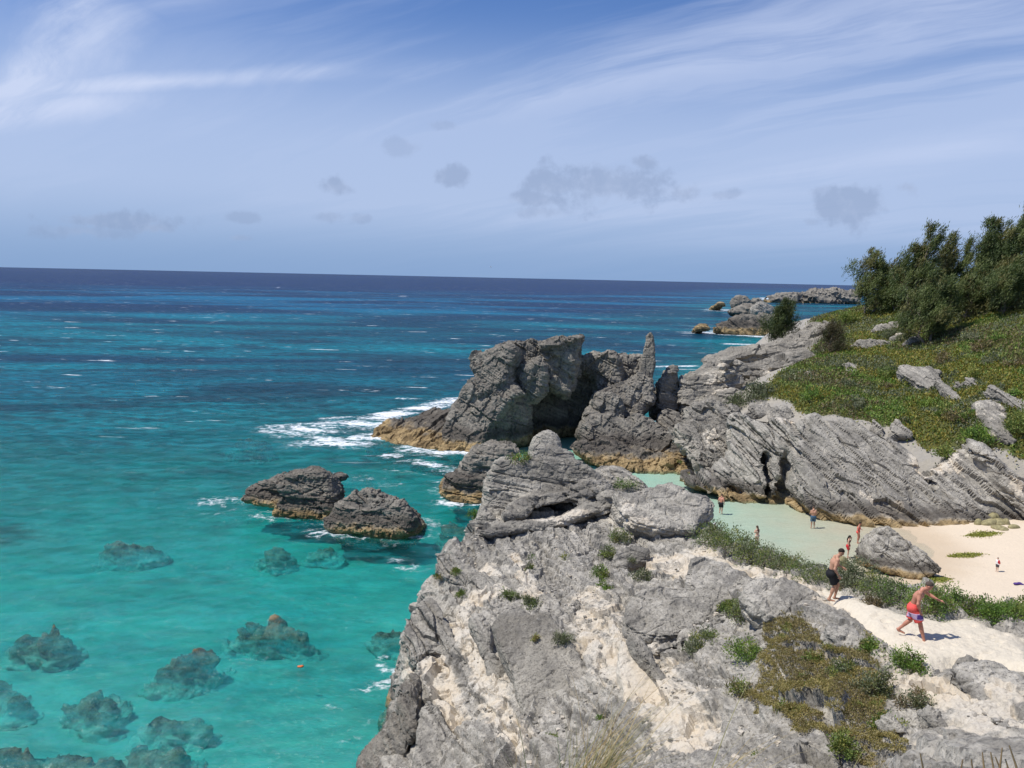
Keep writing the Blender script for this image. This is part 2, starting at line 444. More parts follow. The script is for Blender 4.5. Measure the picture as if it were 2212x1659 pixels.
# ---------------------------------------------------------------- materials
def new_mat(name):
    m = bpy.data.materials.new(name); m.use_nodes = True
    return m, N(m.node_tree)
def attr(g, name): return g.n('ShaderNodeAttribute', attribute_name=name).outputs['Fac']
def rock_mat():
    m, g = new_mat('weathered_limestone')
    pos = g.n('ShaderNodeNewGeometry').outputs['Position']
    n0 = g.noise(pos, 0.16, 3); n1 = g.noise(pos, 0.75, 6, 0.6); n2 = g.noise(pos, 3.1, 7, 0.65, 0.4); n3 = g.noise(pos, 13, 5, 0.7); n4 = g.noise(pos, 5.5, 6, 0.72, 0.8)
    bed = attr(g, 'bed')
    sv_ = g.n('ShaderNodeCombineXYZ', {0: g.math('MULTIPLY', bed, 2.4), 1: g.math('MULTIPLY', n1, 2.4), 2: g.math('MULTIPLY', n0, 3.0)}).outputs[0]
    stk = g.noise(sv_, 1.6, 6, 0.62)
    grey = g.mix(g.ramp(g.math('ADD', g.math('MULTIPLY', n1, 0.6), g.math('MULTIPLY', n0, 0.4)), 0.36, 0.62), (0.165, 0.150, 0.122), (0.43, 0.396, 0.328))
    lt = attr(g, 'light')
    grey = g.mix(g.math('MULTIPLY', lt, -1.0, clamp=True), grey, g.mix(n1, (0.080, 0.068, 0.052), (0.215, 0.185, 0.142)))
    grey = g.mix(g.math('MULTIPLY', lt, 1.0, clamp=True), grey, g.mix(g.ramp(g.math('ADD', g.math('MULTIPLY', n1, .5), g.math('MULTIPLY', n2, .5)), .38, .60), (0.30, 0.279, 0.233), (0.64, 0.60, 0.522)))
    grey = g.mix(g.ramp(stk, 0.36, 0.6, 0.55, 0.0), grey, (0.11, 0.105, 0.098))
    grey = g.mix(g.ramp(stk, 0.54, 0.74, 0.0, 0.35), grey, (0.50, 0.47, 0.41))
    grey = g.mix(g.ramp(n3, 0.34, 0.49, 0.75, 0.0), grey, (0.07, 0.066, 0.06))
    grey = g.mix(g.ramp(n4, 0.34, 0.46, 0.55, 0.0), grey, (0.085, 0.08, 0.072))
    grey = g.mix(g.ramp(n4, 0.58, 0.70, 0.0, 0.35), grey, (0.55, 0.53, 0.48))
    grey = g.mix(g.ramp(n3, 0.58, 0.72, 0.0, 0.40), grey, (0.55, 0.53, 0.49))
    cr = attr(g, 'cream')
    cf = g.ramp(g.math('ADD', g.math('ADD', cr, g.math('MULTIPLY', g.math('SUBTRACT', stk, 0.5), 1.5)), g.math('MULTIPLY', g.math('SUBTRACT', n2, 0.5), 1.3)), 0.34, 0.72)
    creamc = g.mix(g.ramp(n1, .35, .65), (0.53, 0.455, 0.345), (0.64, 0.585, 0.49))
    creamc = g.mix(g.ramp(n4, 0.52, 0.68, 0.0, 0.5), creamc, (0.45, 0.42, 0.37))
    creamc = g.mix(g.ramp(n3, 0.36, 0.5, 0.45, 0.0), creamc, (0.36, 0.31, 0.24))
    c = g.mix(cf, grey, creamc)
    c = g.mix(g.math('MULTIPLY', attr(g, 'black'), 0.8), c, g.mix(n2, (0.035, 0.032, 0.028), (0.12, 0.10, 0.08)))
    tc_ = g.mix(g.ramp(n1, 0.40, 0.60), (0.17, 0.115, 0.05), (0.40, 0.285, 0.135))
    tc_ = g.mix(g.ramp(n2, 0.34, 0.50, 0.6, 0.0), tc_, (0.07, 0.05, 0.025))
    c = g.mix(g.math('MULTIPLY', attr(g, 'tide'), 0.92), c, tc_)
    h = g.math('ADD', g.math('MULTIPLY', n2, 0.6), g.math('ADD', g.math('MULTIPLY', n3, 0.42), g.math('ADD', g.math('MULTIPLY', n4, 0.8), g.math('MULTIPLY', stk, 0.35))))
    bp = g.n('ShaderNodeBump', {'Strength': g.ramp(n1, 0.36, 0.62, 0.35, 1.0), 'Distance': 0.11, 'Height': h})
    b = g.n('ShaderNodeBsdfPrincipled', {'Base Color': c, 'Roughness': 0.92, 'Normal': bp.outputs[0], 'Specular IOR Level': 0.25})
    g.n('ShaderNodeOutputMaterial', {'Surface': b.outputs[0]})
    return m
MAT['rock'] = rock_mat()
def reef_mat():
    m, g = new_mat('algae_covered_reef')
    pos = g.n('ShaderNodeNewGeometry').outputs['Position']
    n2 = g.noise(pos, 1.6, 6, 0.65); n3 = g.noise(pos, 5, 5, 0.7)
    c = g.mix(g.ramp(n2, 0.35, 0.65), (0.09, 0.07, 0.045), (0.30, 0.25, 0.16))
    c = g.mix(g.ramp(n3, 0.55, 0.7, 0, 0.6), c, (0.40, 0.35, 0.24))
    z = g.n('ShaderNodeSeparateXYZ', {0: pos}).outputs[2]
    nb = g.noise(pos, 0.55, 5, 0.65)
    c = g.mix(g.ramp(g.math('ADD', z, g.math('MULTIPLY', g.math('SUBTRACT', nb, 0.5), 1.8)), -0.55, -1.35), c, (0.70, 0.67, 0.54))
    bp = g.n('ShaderNodeBump', {'Strength': 0.8, 'Distance': 0.2, 'Height': n3})
    b = g.n('ShaderNodeBsdfDiffuse', {'Color': c, 'Normal': bp.outputs[0]})
    g.n('ShaderNodeOutputMaterial', {'Surface': b.outputs[0]})
    return m
MAT['reef'] = reef_mat()
def sand_mat(name, dry, wet):
    m, g = new_mat(name)
    pos = g.n('ShaderNodeNewGeometry').outputs['Position']
    n1 = g.noise(pos, 0.5, 5); n3 = g.noise(pos, 9, 5, 0.65)
    z = g.n('ShaderNodeSeparateXYZ', {0: pos}).outputs[2]
    wz = g.ramp(g.math('ADD', z, g.math('MULTIPLY', g.math('SUBTRACT', n1, 0.5), 0.25)), 0.02, 0.42, 1.0, 0.0)
    c = g.mix(wz, dry, wet)
    c = g.mix(g.ramp(z, 0.02, -0.30), c, (0.68, 0.565, 0.43))
    c = g.mix(g.ramp(n3, 0.35, 0.6, 0.22, 0.0), c, tuple(x * 0.62 for x in dry))
    bp = g.n('ShaderNodeBump', {'Strength': 0.6, 'Distance': 0.09, 'Height': g.math('ADD', g.math('ADD', n3, g.noise(pos, 2.2, 4, .6)), g.math('MULTIPLY', n1, 2))})
    b = g.n('ShaderNodeBsdfPrincipled', {'Base Color': c, 'Roughness': 0.9, 'Normal': bp.outputs[0], 'Specular IOR Level': 0.2})
    g.n('ShaderNodeOutputMaterial', {'Surface': b.outputs[0]})
    return m
MAT['beach'] = sand_mat('beach_sand', (0.66, 0.555, 0.42), (0.55, 0.44, 0.31))
def seabed_mat():
    m, g = new_mat('seabed_sand_and_reef')
    pos = g.n('ShaderNodeNewGeometry').outputs['Position']
    sp = g.n('ShaderNodeSeparateXYZ', {0: pos})
    r = g.vmath('LENGTH', g.n('ShaderNodeCombineXYZ', {0: sp.outputs[0], 1: sp.outputs[1], 2: 0.0}).outputs[0])
    st = g.mapping(pos, scale=(0.55, 1.0, 0.0), rot=(0, 0, rad(-12)))
    a = g.noise(st, 0.028, 5, 0.58, 0.6); b2 = g.noise(st, 0.13, 5, 0.6, 0.5); f = g.noise(pos, 1.1, 6, 0.65)
    thr = g.ramp(r, 40, 190, 0.575, 0.50, smooth=False)
    v = g.math('SUBTRACT', g.math('ADD', g.math('MULTIPLY', a, 0.65), g.math('MULTIPLY', b2, 0.35)), thr)
    reef = g.ramp(v, -0.02, 0.05)
    sand = g.mix(f, (0.50, 0.48, 0.38), (0.68, 0.65, 0.53))
    dark = g.mix(f, (0.05, 0.055, 0.04), (0.13, 0.12, 0.08))
    c = g.mix(g.math('MULTIPLY', reef, 0.88), sand, dark)
    b = g.n('ShaderNodeBsdfDiffuse', {'Color': c})
    g.n('ShaderNodeOutputMaterial', {'Surface': b.outputs[0]})
    return m
MAT['seabed'] = seabed_mat()
def water_mat():
    m, g = new_mat('clear_sea_water')
    pos = g.n('ShaderNodeNewGeometry').outputs['Position']
    sp = g.n('ShaderNodeSeparateXYZ', {0: pos})
    r = g.vmath('LENGTH', g.n('ShaderNodeCombineXYZ', {0: sp.outputs[0], 1: sp.outputs[1], 2: 0.0}).outputs[0])
    wv = g.mapping(pos, rot=(0, 0, rad(14)), scale=(0.55, 1.0, 0.2))
    w0 = g.noise(wv, 0.16, 3, 0.5); w1 = g.noise(wv, 0.75, 5, 0.62, 0.4); w2 = g.noise(wv, 3.2, 4, 0.6, 0.3)
    calm = attr(g, 'calm')
    h = g.math('ADD', g.math('MULTIPLY', w1, 0.9), g.math('ADD', g.math('MULTIPLY', w2, 0.42), g.math('MULTIPLY', w0, 1.6)))
    st = g.math('SUBTRACT', 0.85, g.math('MULTIPLY', calm, 0.55))
    bp = g.n('ShaderNodeBump', {'Strength': st, 'Distance': 0.65, 'Height': h})
    fr = g.n('ShaderNodeFresnel', {'IOR': 1.33, 'Normal': bp.outputs[0]})
    frc = g.math('MULTIPLY', g.math('MINIMUM', fr.outputs[0], 0.34), 0.58)
    gl = g.n('ShaderNodeBsdfGlossy', {'Color': (1, 1, 1, 1), 'Roughness': 0.12, 'Normal': bp.outputs[0]})
    tr = g.n('ShaderNodeBsdfTransparent', {'Color': (0.97, 0.985, 0.99, 1)})
    r0_ = r
    r = g.math('MULTIPLY', r, g.ramp(g.math('DIVIDE', sp.outputs[0], r), 0.02, 0.30, 1.0, 0.32))
    big = g.noise(g.mapping(pos, scale=(0.42, 1.0, 0.0), rot=(0, 0, rad(-10))), 0.012, 6, 0.62, 0.5)
    med = g.noise(g.mapping(pos, scale=(0.38, 1.0, 0.0), rot=(0, 0, rad(-8))), 0.055, 5, 0.62, 0.6)
    near = g.mix(g.ramp(med, 0.30, 0.66), (0.006, 0.185, 0.20), (0.015, 0.30, 0.285))
    far = g.mix(g.ramp(big, 0.42, 0.60), (0.006, 0.062, 0.11), (0.005, 0.205, 0.265))
    far = g.mix(g.ramp(r, 300, 560), far, g.mix(g.ramp(big, 0.42, 0.62), (0.007, 0.036, 0.10), (0.005, 0.15, 0.29)))
    far = g.mix(g.ramp(r, 600, 1400), far, (0.008, 0.030, 0.105))
    up = g.mix(g.ramp(r, 58, 165), near, far)
    reef = g.math('MULTIPLY', g.ramp(med, 0.50, 0.60), g.math('MULTIPLY', g.ramp(r, 58, 105), g.ramp(r, 420, 260)))
    up = g.mix(g.math('MULTIPLY', reef, 0.72), up, (0.008, 0.045, 0.075))
    r = r0_
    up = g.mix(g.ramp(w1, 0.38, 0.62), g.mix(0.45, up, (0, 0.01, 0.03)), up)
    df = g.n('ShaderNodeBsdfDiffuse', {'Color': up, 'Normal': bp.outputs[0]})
    turb = g.math('MULTIPLY', g.ramp(r, 38, 190, 0.26, 0.88), g.math('SUBTRACT', 1.0, g.math('MULTIPLY', calm, 0.93)))
    turb = g.math('ADD', turb, g.math('ADD', g.ramp(w1, 0.36, 0.66, -0.10, 0.16), g.ramp(w0, 0.35, 0.65, -0.08, 0.10)), clamp=True)
    turb = g.math('MULTIPLY', turb, g.math('SUBTRACT', 1.0, g.math('MULTIPLY', calm, 0.85)))
    body = g.n('ShaderNodeMixShader', {0: turb, 1: tr.outputs[0], 2: df.outputs[0]})
    wat = g.n('ShaderNodeMixShader', {0: frc, 1: body.outputs[0], 2: gl.outputs[0]})
    # foam: a lace of white on the surface
    fo = attr(g, 'foam')
    v1 = g.n('ShaderNodeTexVoronoi', {'Vector': g.vmath('ADD', g.mapping(pos, scale=(0.8, 1.1, 1)), g.vmath('MULTIPLY', g.n('ShaderNodeTexNoise', {'Vector': pos, 'Scale': 0.9, 'Detail': 5.0}).outputs['Color'], (1.6, 1.6, 0))), 'Scale': 1.1}, feature='DISTANCE_TO_EDGE').outputs['Distance']
    lace = g.ramp(v1, 0.0, 0.30, 0.42, 0.0)
    fn = g.noise(pos, 1.3, 7, 0.7)
    fn2 = g.noise(pos, 4.5, 5, 0.7)
    fn3 = g.noise(g.mapping(pos, scale=(0.5, 1, 1)), 0.33, 4, 0.6)
    fo = g.math('MULTIPLY', fo, g.ramp(fn3, 0.34, 0.60, 0.35, 1.1))
    fs = g.math('ADD', g.math('ADD', fo, lace), g.math('ADD', g.math('MULTIPLY', g.math('SUBTRACT', fn, 0.5), 1.7), g.math('MULTIPLY', g.math('SUBTRACT', fn2, 0.5), .9)))
    ff = g.math('MULTIPLY', g.math('MULTIPLY', g.ramp(fs, 0.62, 1.35), g.ramp(fo, 0.02, 0.4)), 0.95)
    # scattered whitecaps on the open water
    wc = g.noise(g.mapping(pos, rot=(0, 0, rad(14)), scale=(0.22, 1.0, 1.0)), 0.30, 6, 0.68)
    wcm = g.math('MULTIPLY', g.ramp(wc, 0.635, 0.675), g.math('MULTIPLY', g.ramp(r, 60, 160), g.ramp(r, 2500, 1200)))
    ff = g.math('MAXIMUM', ff, wcm)
    fd = g.n('ShaderNodeBsdfDiffuse', {'Color': (0.80, 0.83, 0.85, 1), 'Normal': bp.outputs[0]})
    out = g.n('ShaderNodeMixShader', {0: ff, 1: wat.outputs[0], 2: fd.outputs[0]})
    va = g.n('ShaderNodeVolumeAbsorption', {'Color': (0.0, 0.855, 0.865, 1), 'Density': 0.46})
    g.n('ShaderNodeOutputMaterial', {'Surface': out.outputs[0], 'Volume': va.outputs[0]})
    m.cycles.homogeneous_volume = True
    return m
MAT['water'] = water_mat()

# ---------------------------------------------------------------- ground surfaces
class TPS:
    """thin-plate height surface through control points"""
    def __init__(s, pts, lam=0.02):
        P = np.array(pts, np.float64); s.c = P[:, :2].mean(0); s.s = P[:, :2].std(); s.X = (P[:, :2] - s.c) / s.s
        n = len(P); K = s.U(np.linalg.norm(s.X[:, None] - s.X[None], axis=2)) + lam * np.eye(n)
        Q = np.c_[np.ones(n), s.X]; A = np.zeros((n + 3, n + 3)); A[:n, :n] = K; A[:n, n:] = Q; A[n:, :n] = Q.T
        s.w = np.linalg.solve(A, np.r_[P[:, 2], 0, 0, 0])
    @staticmethod
    def U(r): return np.where(r > 1e-9, r * r * np.log(np.maximum(r, 1e-9)), 0)
    def __call__(s, x, y):
        X = (np.stack([np.asarray(x, np.float64).ravel(), np.asarray(y, np.float64).ravel()], 1) - s.c) / s.s
        out = np.full(len(X), s.w[-3]) + X @ s.w[-2:]
        for i in range(len(s.X)):
            out += s.w[i] * s.U(np.hypot(X[:, 0] - s.X[i, 0], X[:, 1] - s.X[i, 1]))
        return out.reshape(np.shape(x)).astype(np.float32)
def cpy(l): return [tuple(at_y(*p)) for p in l]
def cpz(l): return [tuple(at_z(*p)) for p in l]

# headland under the camera, running out to the sea
HEAD = TPS(cpy([(800, 1650, 32.5), (862, 1500, 36), (872, 1330, 40.5), (932, 1200, 45), (1030, 1115, 50), (1000, 1250, 42.5), (1000, 1400, 36), (1000, 1550, 31.5),
    (1000, 1650, 29), (1200, 1200, 43.5), (1200, 1300, 38.5), (1200, 1450, 32), (1200, 1550, 28.5), (1200, 1650, 25.3), (1400, 1200, 42.5), (1400, 1300, 36), (1400, 1450, 29), (1400, 1650, 22.5),
    (1340, 1125, 47), (1200, 1120, 49), (1530, 1190, 40), (1600, 1250, 35), (1600, 1350, 30), (1600, 1450, 26.3), (1600, 1650, 19.8), (1700, 1270, 32), (1800, 1300, 27), (1800, 1400, 24.3), (1800, 1550, 20.6), (1800, 1650, 18.2),
    (1900, 1350, 25.3), (1985, 1392, 24), (2100, 1390, 24), (2212, 1400, 24), (2212, 1500, 20), (2000, 1500, 20.8), (2000, 1600, 18.2), (2212, 1650, 15.8)])
    + [(0, 0, 17.6), (0, 6, 15.2), (5.4, 8.6, 14.3), (0, 12, 11.3), (7, 12, 12.2), (-4, 12, 9.3), (0, 18, 7.7), (-6, 22, 3.5), (0, 60, 4.0), (8, 58, 4.5), (14, 0, 17.2), (24, 12, 13.2), (-6, 2, 14), (25, 30, 8.0)])
HEAD_PLAN = [(p.x, p.y) for p in (at_y(770, 1690, 31), at_y(862, 1500, 36), at_y(868, 1330, 40.5), at_y(928, 1195, 45), at_y(1000, 1120, 50), at_y(1035, 1060, 57),
    at_y(1060, 1010, 64), at_y(1300, 1000, 63), at_y(1345, 1060, 54), at_y(1570, 1105, 48), at_y(1580, 1150, 44.8), at_y(1680, 1195, 39.8), at_y(1800, 1230, 35), at_y(1920, 1265, 31.6), at_y(2240, 1335, 29))] + [(34, 24), (34, -10), (-10, -10), (-11, 10), (-10, 22)]
def head_field(ax):
    X, Y = np.meshgrid(ax[0], ax[1], indexing='ij')
    h = HEAD(X, Y)
    dp = poly_sd(X.ravel(), Y.ravel(), HEAD_PLAN).reshape(X.shape)
    Z = ax[2][None, None, :]
    a = (Z - h[:, :, None]) * 0.82
    b = dp[:, :, None] + 0.16 * np.minimum(Z - 2.0, 8)
    return smax(a, b, 0.9)

HILL_PLAN = [(p.x, p.y) for p in (at_y(1500, 800, 122), at_y(1480, 880, 106), at_y(1500, 960, 90), at_y(1545, 1050, 82), at_y(1700, 1100, 76), at_y(1850, 1120, 73), at_y(2000, 1135, 71), at_y(2120, 1120, 71.5), at_y(2230, 1125, 71))] + [
    (70, 71), (125, 80), (150, 130), (150, 240), (110, 250), (86, 215), (66, 185), (50, 160)]
HILL = TPS(cpy([(1650, 855, 95), (1750, 905, 88), (1900, 935, 84), (2000, 965, 80.5), (2130, 970, 77), (2212, 1000, 74), (1700, 800, 101), (1800, 765, 108), (1900, 745, 110), (2000, 745, 107),
    (2100, 705, 104), (2212, 690, 100), (1900, 850, 95), (2050, 850, 88), (2212, 850, 81), (2212, 765, 91), (2000, 800, 98), (1780, 700, 127), (1850, 680, 130), ])
    + [tuple(at_y(a, b, c) - Vector((0, 0, d))) for a, b, c, d in [(1560, 900, 92, 3), (1500, 800, 119, 3.5), (1600, 770, 122, 3.2), (1700, 730, 128, 2.0), (1500, 860, 106, 3)]] + [(45, 130, 15), (80, 120, 20), (110, 110, 23), (110, 160, 21), (70, 170, 15), (140, 200, 18), (62, 80, 12), (90, 80, 15)] + cpy([(1550, 1050, 84), (1850, 1110, 76), (2100, 1110, 73), (2212, 1105, 72.5)]))
def hill_h(x, y):
    d = poly_sd(np.ravel(x).astype(np.float32), np.ravel(y).astype(np.float32), HILL_PLAN).reshape(np.shape(x))
    return HILL(x, y) - 0.9 * np.maximum(d + 1.5, 0) - 0.0

BEACH_ = TPS(cpz([(1900, 1232, -.22), (2000, 1245, .05), (2100, 1205, .28), (2150, 1250, .42), (2212, 1200, .62), (2110, 1150, .5), (2212, 1150, .8), (2212, 1290, .9), (1700, 1150, -.75), (1830, 1200, -.5), (1600, 1122, -1.05), (1550, 1112, -1.25),
    (1240, 955, -1.9), (1280, 1000, -1.8), (1420, 1060, -1.5), (2000, 1185, -.02), (2060, 1180, .1), (1960, 1290, -.05), (2050, 1300, .35), (1760, 1220, -.7), (1650, 1180, -.95), (1550, 1160, -1.3)]) + [(60, 60, 1.7), (60, 40, 2.2), (40, 36, 1.0), (75, 72, 2.6)])

def BEACH(x, y):
    z = BEACH_(x, y); return np.where(z < 0, z * .17, z)
# ---------------------------------------------------------------- sea
FOAM = []
def foam(pts, r, s=1.0):      # pixel polyline on the water, half width in metres
    FOAM.append(([at_z(*p) for p in pts], r, s))
foam([(640, 930), (720, 925), (810, 912)], 4.2, .95); foam([(690, 955), (760, 962), (810, 945)], 2.6, .9); foam([(900, 1000), (980, 1020)], 1.6, .6); foam([(600, 925), (660, 960)], 3, .45)
foam([(800, 905), (900, 885), (985, 868)], 2.3, 1.0); foam([(860, 862), (900, 862)], .8, .9); foam([(930, 866), (1000, 862)], 1.3, .7)
foam([(850, 985), (890, 975), (935, 985)], 1.6, .8); foam([(870, 1003), (940, 1008)], 1.0, .8); foam([(700, 905), (790, 900)], 1.1, .7)
foam([(470, 1085), (530, 1090), (600, 1080)], 1.9, .55); foam([(450, 1110), (520, 1105)], 1.0, .35); foam([(600, 1128), (690, 1135)], .6, .45)
foam([(700, 1150), (745, 1160), (840, 1168), (890, 1165)], .9, .55); foam([(790, 1162), (830, 1163)], .6, .6); foam([(840, 1020), (910, 1025)], 1.0, .42)
foam([(970, 1078), (992, 1080)], .9, .85); foam([(720, 1028), (745, 1032)], .6, .5); foam([(780, 1035), (850, 1050)], 1.5, .3)
foam([(860, 1215), (905, 1225)], 1.1, .5); foam([(825, 1425), (850, 1460), (868, 1500)], .55, .55); foam([(795, 1500), (850, 1480)], .8, .5); foam([(720, 1530), (745, 1520)], .4, .4)
foam([(560, 1420), (600, 1400)], .7, .3); foam([(480, 1445), (560, 1430)], .6, .33); foam([(760, 1610), (830, 1560)], .7, .36); foam([(980, 1010), (1010, 1100)], .8, .35)
foam([(235, 632), (300, 633)], 2.2, .8); foam([(290, 634), (365, 633)], 5, .9); foam([(390, 626), (445, 626)], 3, .75); foam([(510, 622), (615, 621)], 3, .7); foam([(830, 640), (885, 640)], 3, .6)
foam([(1420, 793), (1500, 792)], 1.8, .95); foam([(1540, 720), (1575, 722), (1640, 728)], 4.5, .9); foam([(1575, 744), (1630, 744)], 2.6, 1.0); foam([(1555, 672), (1580, 668)], 6, .9); foam([(1650, 643), (1665, 650)], 9, .9)
foam([(1500, 705), (1560, 710)], 3, .6); foam([(1590, 680), (1640, 676)], 3, .6); foam([(1545, 685), (1580, 686)], 3, .55); foam([(870, 845), (930, 840)], .8, .3); foam([(190, 833), (210, 832)], .7, .6); foam([(845, 778), (870, 780)], 1, .6)
foam([(1640, 762), (1680, 758)], .0, 0)
def build_sea():
    # rings thicken towards the shore; a full circle so that the sea goes on all round
    R_ = np.concatenate([np.array([3.0, 10, 18]), np.geomspace(24, 420, 300), np.geomspace(440, 40000, 50)])
    a0 = np.linspace(rad(-38), rad(38), 290); a1 = np.linspace(rad(42), rad(318), 70)
    A = np.concatenate([a0, a1])
    RR, AA = np.meshgrid(R_, A, indexing='ij')
    X = RR * np.sin(AA); Y = RR * np.cos(AA)
    P = np.stack([X.ravel(), Y.ravel(), np.zeros(X.size)], 1).astype(np.float32)
    r = RR.ravel()
    # swell and chop as real height
    c, s = math.cos(rad(14)), math.sin(rad(14))
    Q = np.stack([(P[:, 0] * c + P[:, 1] * s) * 0.5, -P[:, 0] * s + P[:, 1] * c, P[:, 2]], 1).astype(np.float32)
    calm = np.zeros(len(P), np.float32)
    pool = [tuple(at_z(*p))[:2] for p in [(1080, 930), (1300, 900), (1420, 990), (1560, 1040), (1850, 1120), (2150, 1140), (2212, 1330), (1700, 1400), (1480, 1180), (1330, 1010), (1100, 990)]]
    calm = smoothstep(2.5, -1.5, poly_sd(P[:, 0], P[:, 1], pool))
    fade = smoothstep(900, 150, r) * (1 - 0.93 * calm)
    z = (0.16 * pnoise(Q * 0.22, 3) + 0.22 * pnoise(Q * 0.09, 5) + 0.10 * fbm(Q * 0.7, 3, 8, ridged=True)) * fade
    P[:, 2] = z
    fm = np.zeros(len(P), np.float32)
    for pts, R0, st in FOAM:
        if R0 <= 0: continue
        d = np.full(len(P), 1e9, np.float32)
        for a, b in zip(pts[:-1], pts[1:]):
            ax_, ay_, ex, ey = a.x, a.y, b.x - a.x, b.y - a.y
            t = np.clip(((P[:, 0] - ax_) * ex + (P[:, 1] - ay_) * ey) / (ex * ex + ey * ey + 1e-9), 0, 1)
            d = np.minimum(d, np.hypot(P[:, 0] - ax_ - t * ex, P[:, 1] - ay_ - t * ey))
        fm = np.maximum(fm, st * smoothstep(R0 * 1.7, R0 * 0.4, d))
    from mathutils.kdtree import KDTree
    wl_ = np.concatenate([V[(np.abs(V[:, 2]) < .35)] for V, F in ROCKS[1:]]); kd = KDTree(len(wl_))
    for i_, v in enumerate(wl_): kd.insert((v[0], v[1], 0), i_)
    kd.balance()
    near_ = np.where((np.abs(AA.ravel()) < rad(38)) & (r > 24) & (r < 700))[0]
    dd = np.full(len(P), 1e6, np.float32)
    for i_ in near_: dd[i_] = kd.find((P[i_, 0], P[i_, 1], 0))[2]
    sw = np.maximum(1.0, r / 110)
    edge = .95 * smoothstep(3.2, .3, dd / sw) * (.45 + .55 * smoothstep(-.15, .3, pnoise(Q * .16, 12))) * (1 - calm)
    fm = np.maximum(fm, edge)
    P[:, 2] += 0.12 * fm * fade
    nr, na = RR.shape
    i = np.arange(nr - 1)[:, None] * na + np.arange(na)[None]; j = np.arange(nr - 1)[:, None] * na + (np.arange(na)[None] + 1) % na
    F = np.stack([i, j, j + na, i + na], 2).reshape(-1, 4)
    top = len(P)
    # close the body: skirt at the far rim, bottom sheet, centre fan as quads
    bot = P[-na:].copy(); bot[:, 2] = -60
    inn = P[:na].copy(); inn[:, 2] = -60
    P = np.concatenate([P, bot, inn]); k = np.arange(na); k1 = (k + 1) % na
    o = (nr - 1) * na
    sk = np.stack([o + k, o + k1, top + k1, top + k], 1)
    bt = np.stack([top + k, top + k1, top + na + k1, top + na + k], 1)
    ic = np.stack([top + na + k, top + na + k1, k1, k], 1)
    F = np.concatenate([F, sk, bt, ic])
    pad = np.zeros(2 * na)
    me = mesh_np('sea', P, F, {'foam': np.r_[fm, pad], 'calm': np.r_[calm, pad]})
    o = link('sea', me, MAT['water']); tag(o, kind='structure')
    return o
def build_seabed():
    R_ = np.concatenate([np.array([1.0, 10]), np.geomspace(20, 420, 90), np.geomspace(460, 39000, 25)])
    A = np.concatenate([np.linspace(rad(-38), rad(38), 150), np.linspace(rad(42), rad(318), 60)])
    RR, AA = np.meshgrid(R_, A, indexing='ij')
    P = np.stack([(RR * np.sin(AA)).ravel(), (RR * np.cos(AA)).ravel(), np.zeros(RR.size)], 1).astype(np.float32)
    r = RR.ravel()
    z = -(1.75 + .7 * smoothstep(40, 110, r) + 1.6 * smoothstep(100, 190, r) + 7 * smoothstep(200, 330, r) + 18 * smoothstep(300, 900, r))
    # the bay beyond the right-hand rocks stays shallow
    bay = np.array(at_z(1700, 690))[:2]
    z = z * (1 - 0.0) + 14 * np.exp(-((P[:, 0] - bay[0]) / 190) ** 2 - ((P[:, 1] - bay[1]) / 170) ** 2) * smoothstep(200, 330, r)
    z += fbm(P * 0.09, 4, 51) * 0.5 * smoothstep(900, 120, r) + fbm(P * 0.35, 3, 52, ridged=True) * 0.25 * smoothstep(300, 60, r)
    P[:, 2] = np.minimum(z, -1.05)
    nr, na = RR.shape
    i = np.arange(nr - 1)[:, None] * na + np.arange(na)[None]; j = np.arange(nr - 1)[:, None] * na + (np.arange(na)[None] + 1) % na
    F = np.stack([i, j, j + na, i + na], 2).reshape(-1, 4)
    o = link('seabed', mesh_np('seabed', P, F), MAT['seabed']); tag(o, kind='structure')
build_seabed()
def build_beach():
    xs = np.arange(1, 80, 0.6, dtype=np.float32); ys = np.arange(26, 118, 0.6, dtype=np.float32)
    X, Y = np.meshgrid(xs, ys, indexing='ij')
    Z = np.clip(BEACH(X, Y), -2.6, 2.0)
    pl = [tuple(at_z(*p))[:2] for p in [(1060, 960), (1150, 900), (1330, 890), (1450, 960), (1560, 1020), (1850, 1090), (2150, 1110)]] + [(80, 78), (80, 26), (22, 26)] + [tuple(at_z(*p))[:2] for p in [(1700, 1500), (1500, 1200), (1300, 1030), (1080, 985)]]
    d = poly_sd(X.ravel(), Y.ravel(), pl).reshape(X.shape)
    Z = Z - 0.8 * np.maximum(d, 0) - 0.0
    P = np.stack([X.ravel(), Y.ravel(), Z.ravel()], 1)
    P[:, 2] += 0.05 * fbm(P * 0.5, 3, 61) * 1.0
    nx, ny = X.shape
    i = (np.arange(nx - 1)[:, None] * ny + np.arange(ny - 1)[None]).ravel()
    F = np.stack([i, i + ny, i + ny + 1, i + 1], 1)
    F = F[(P[F, 2] > -6).any(1)]
    me = mesh_np('beach', P, F)
    o = link('beach', me, MAT['beach']); tag(o, kind='structure')
    ROCKS.append((P, F))
build_beach()

# ---------------------------------------------------------------- rocks
C = Chunk
BH = Beds((0.42, -0.12, 0.9), 0.8, 0.30, 11)          # horn rock: beds rise to the right
BR = Beds((0.60, -0.12, 0.79), 1.0, 0.42, 12, warp=.25)        # right side: beds fall to the right
BF = Beds((0.10, -0.15, 0.98), 0.42, 0.22, 13)        # foreground: nearly level beds
BD = Beds((0.80, 0.30, 0.52), 0.9, 0.22, 14)          # foreground face: beds run down the slope
BP = Beds((-0.16, -0.25, 0.95), 0.6, 0.36, 15)        # point
def rock(name, label, chunks, h, lv, cat='rock', **kw):
    kw.setdefault('facet', h * (1.1 if h < 1.1 else .6)); kw.setdefault('fsize', h * 3.9)
    kw['rough'] = kw.get('rough', .3) * .7; kw.setdefault('flat', True)
    o = make_rock(name, chunks, h, lv, **kw)
    tag(o, label, cat, 'limestone rocks along the shore')
    return o
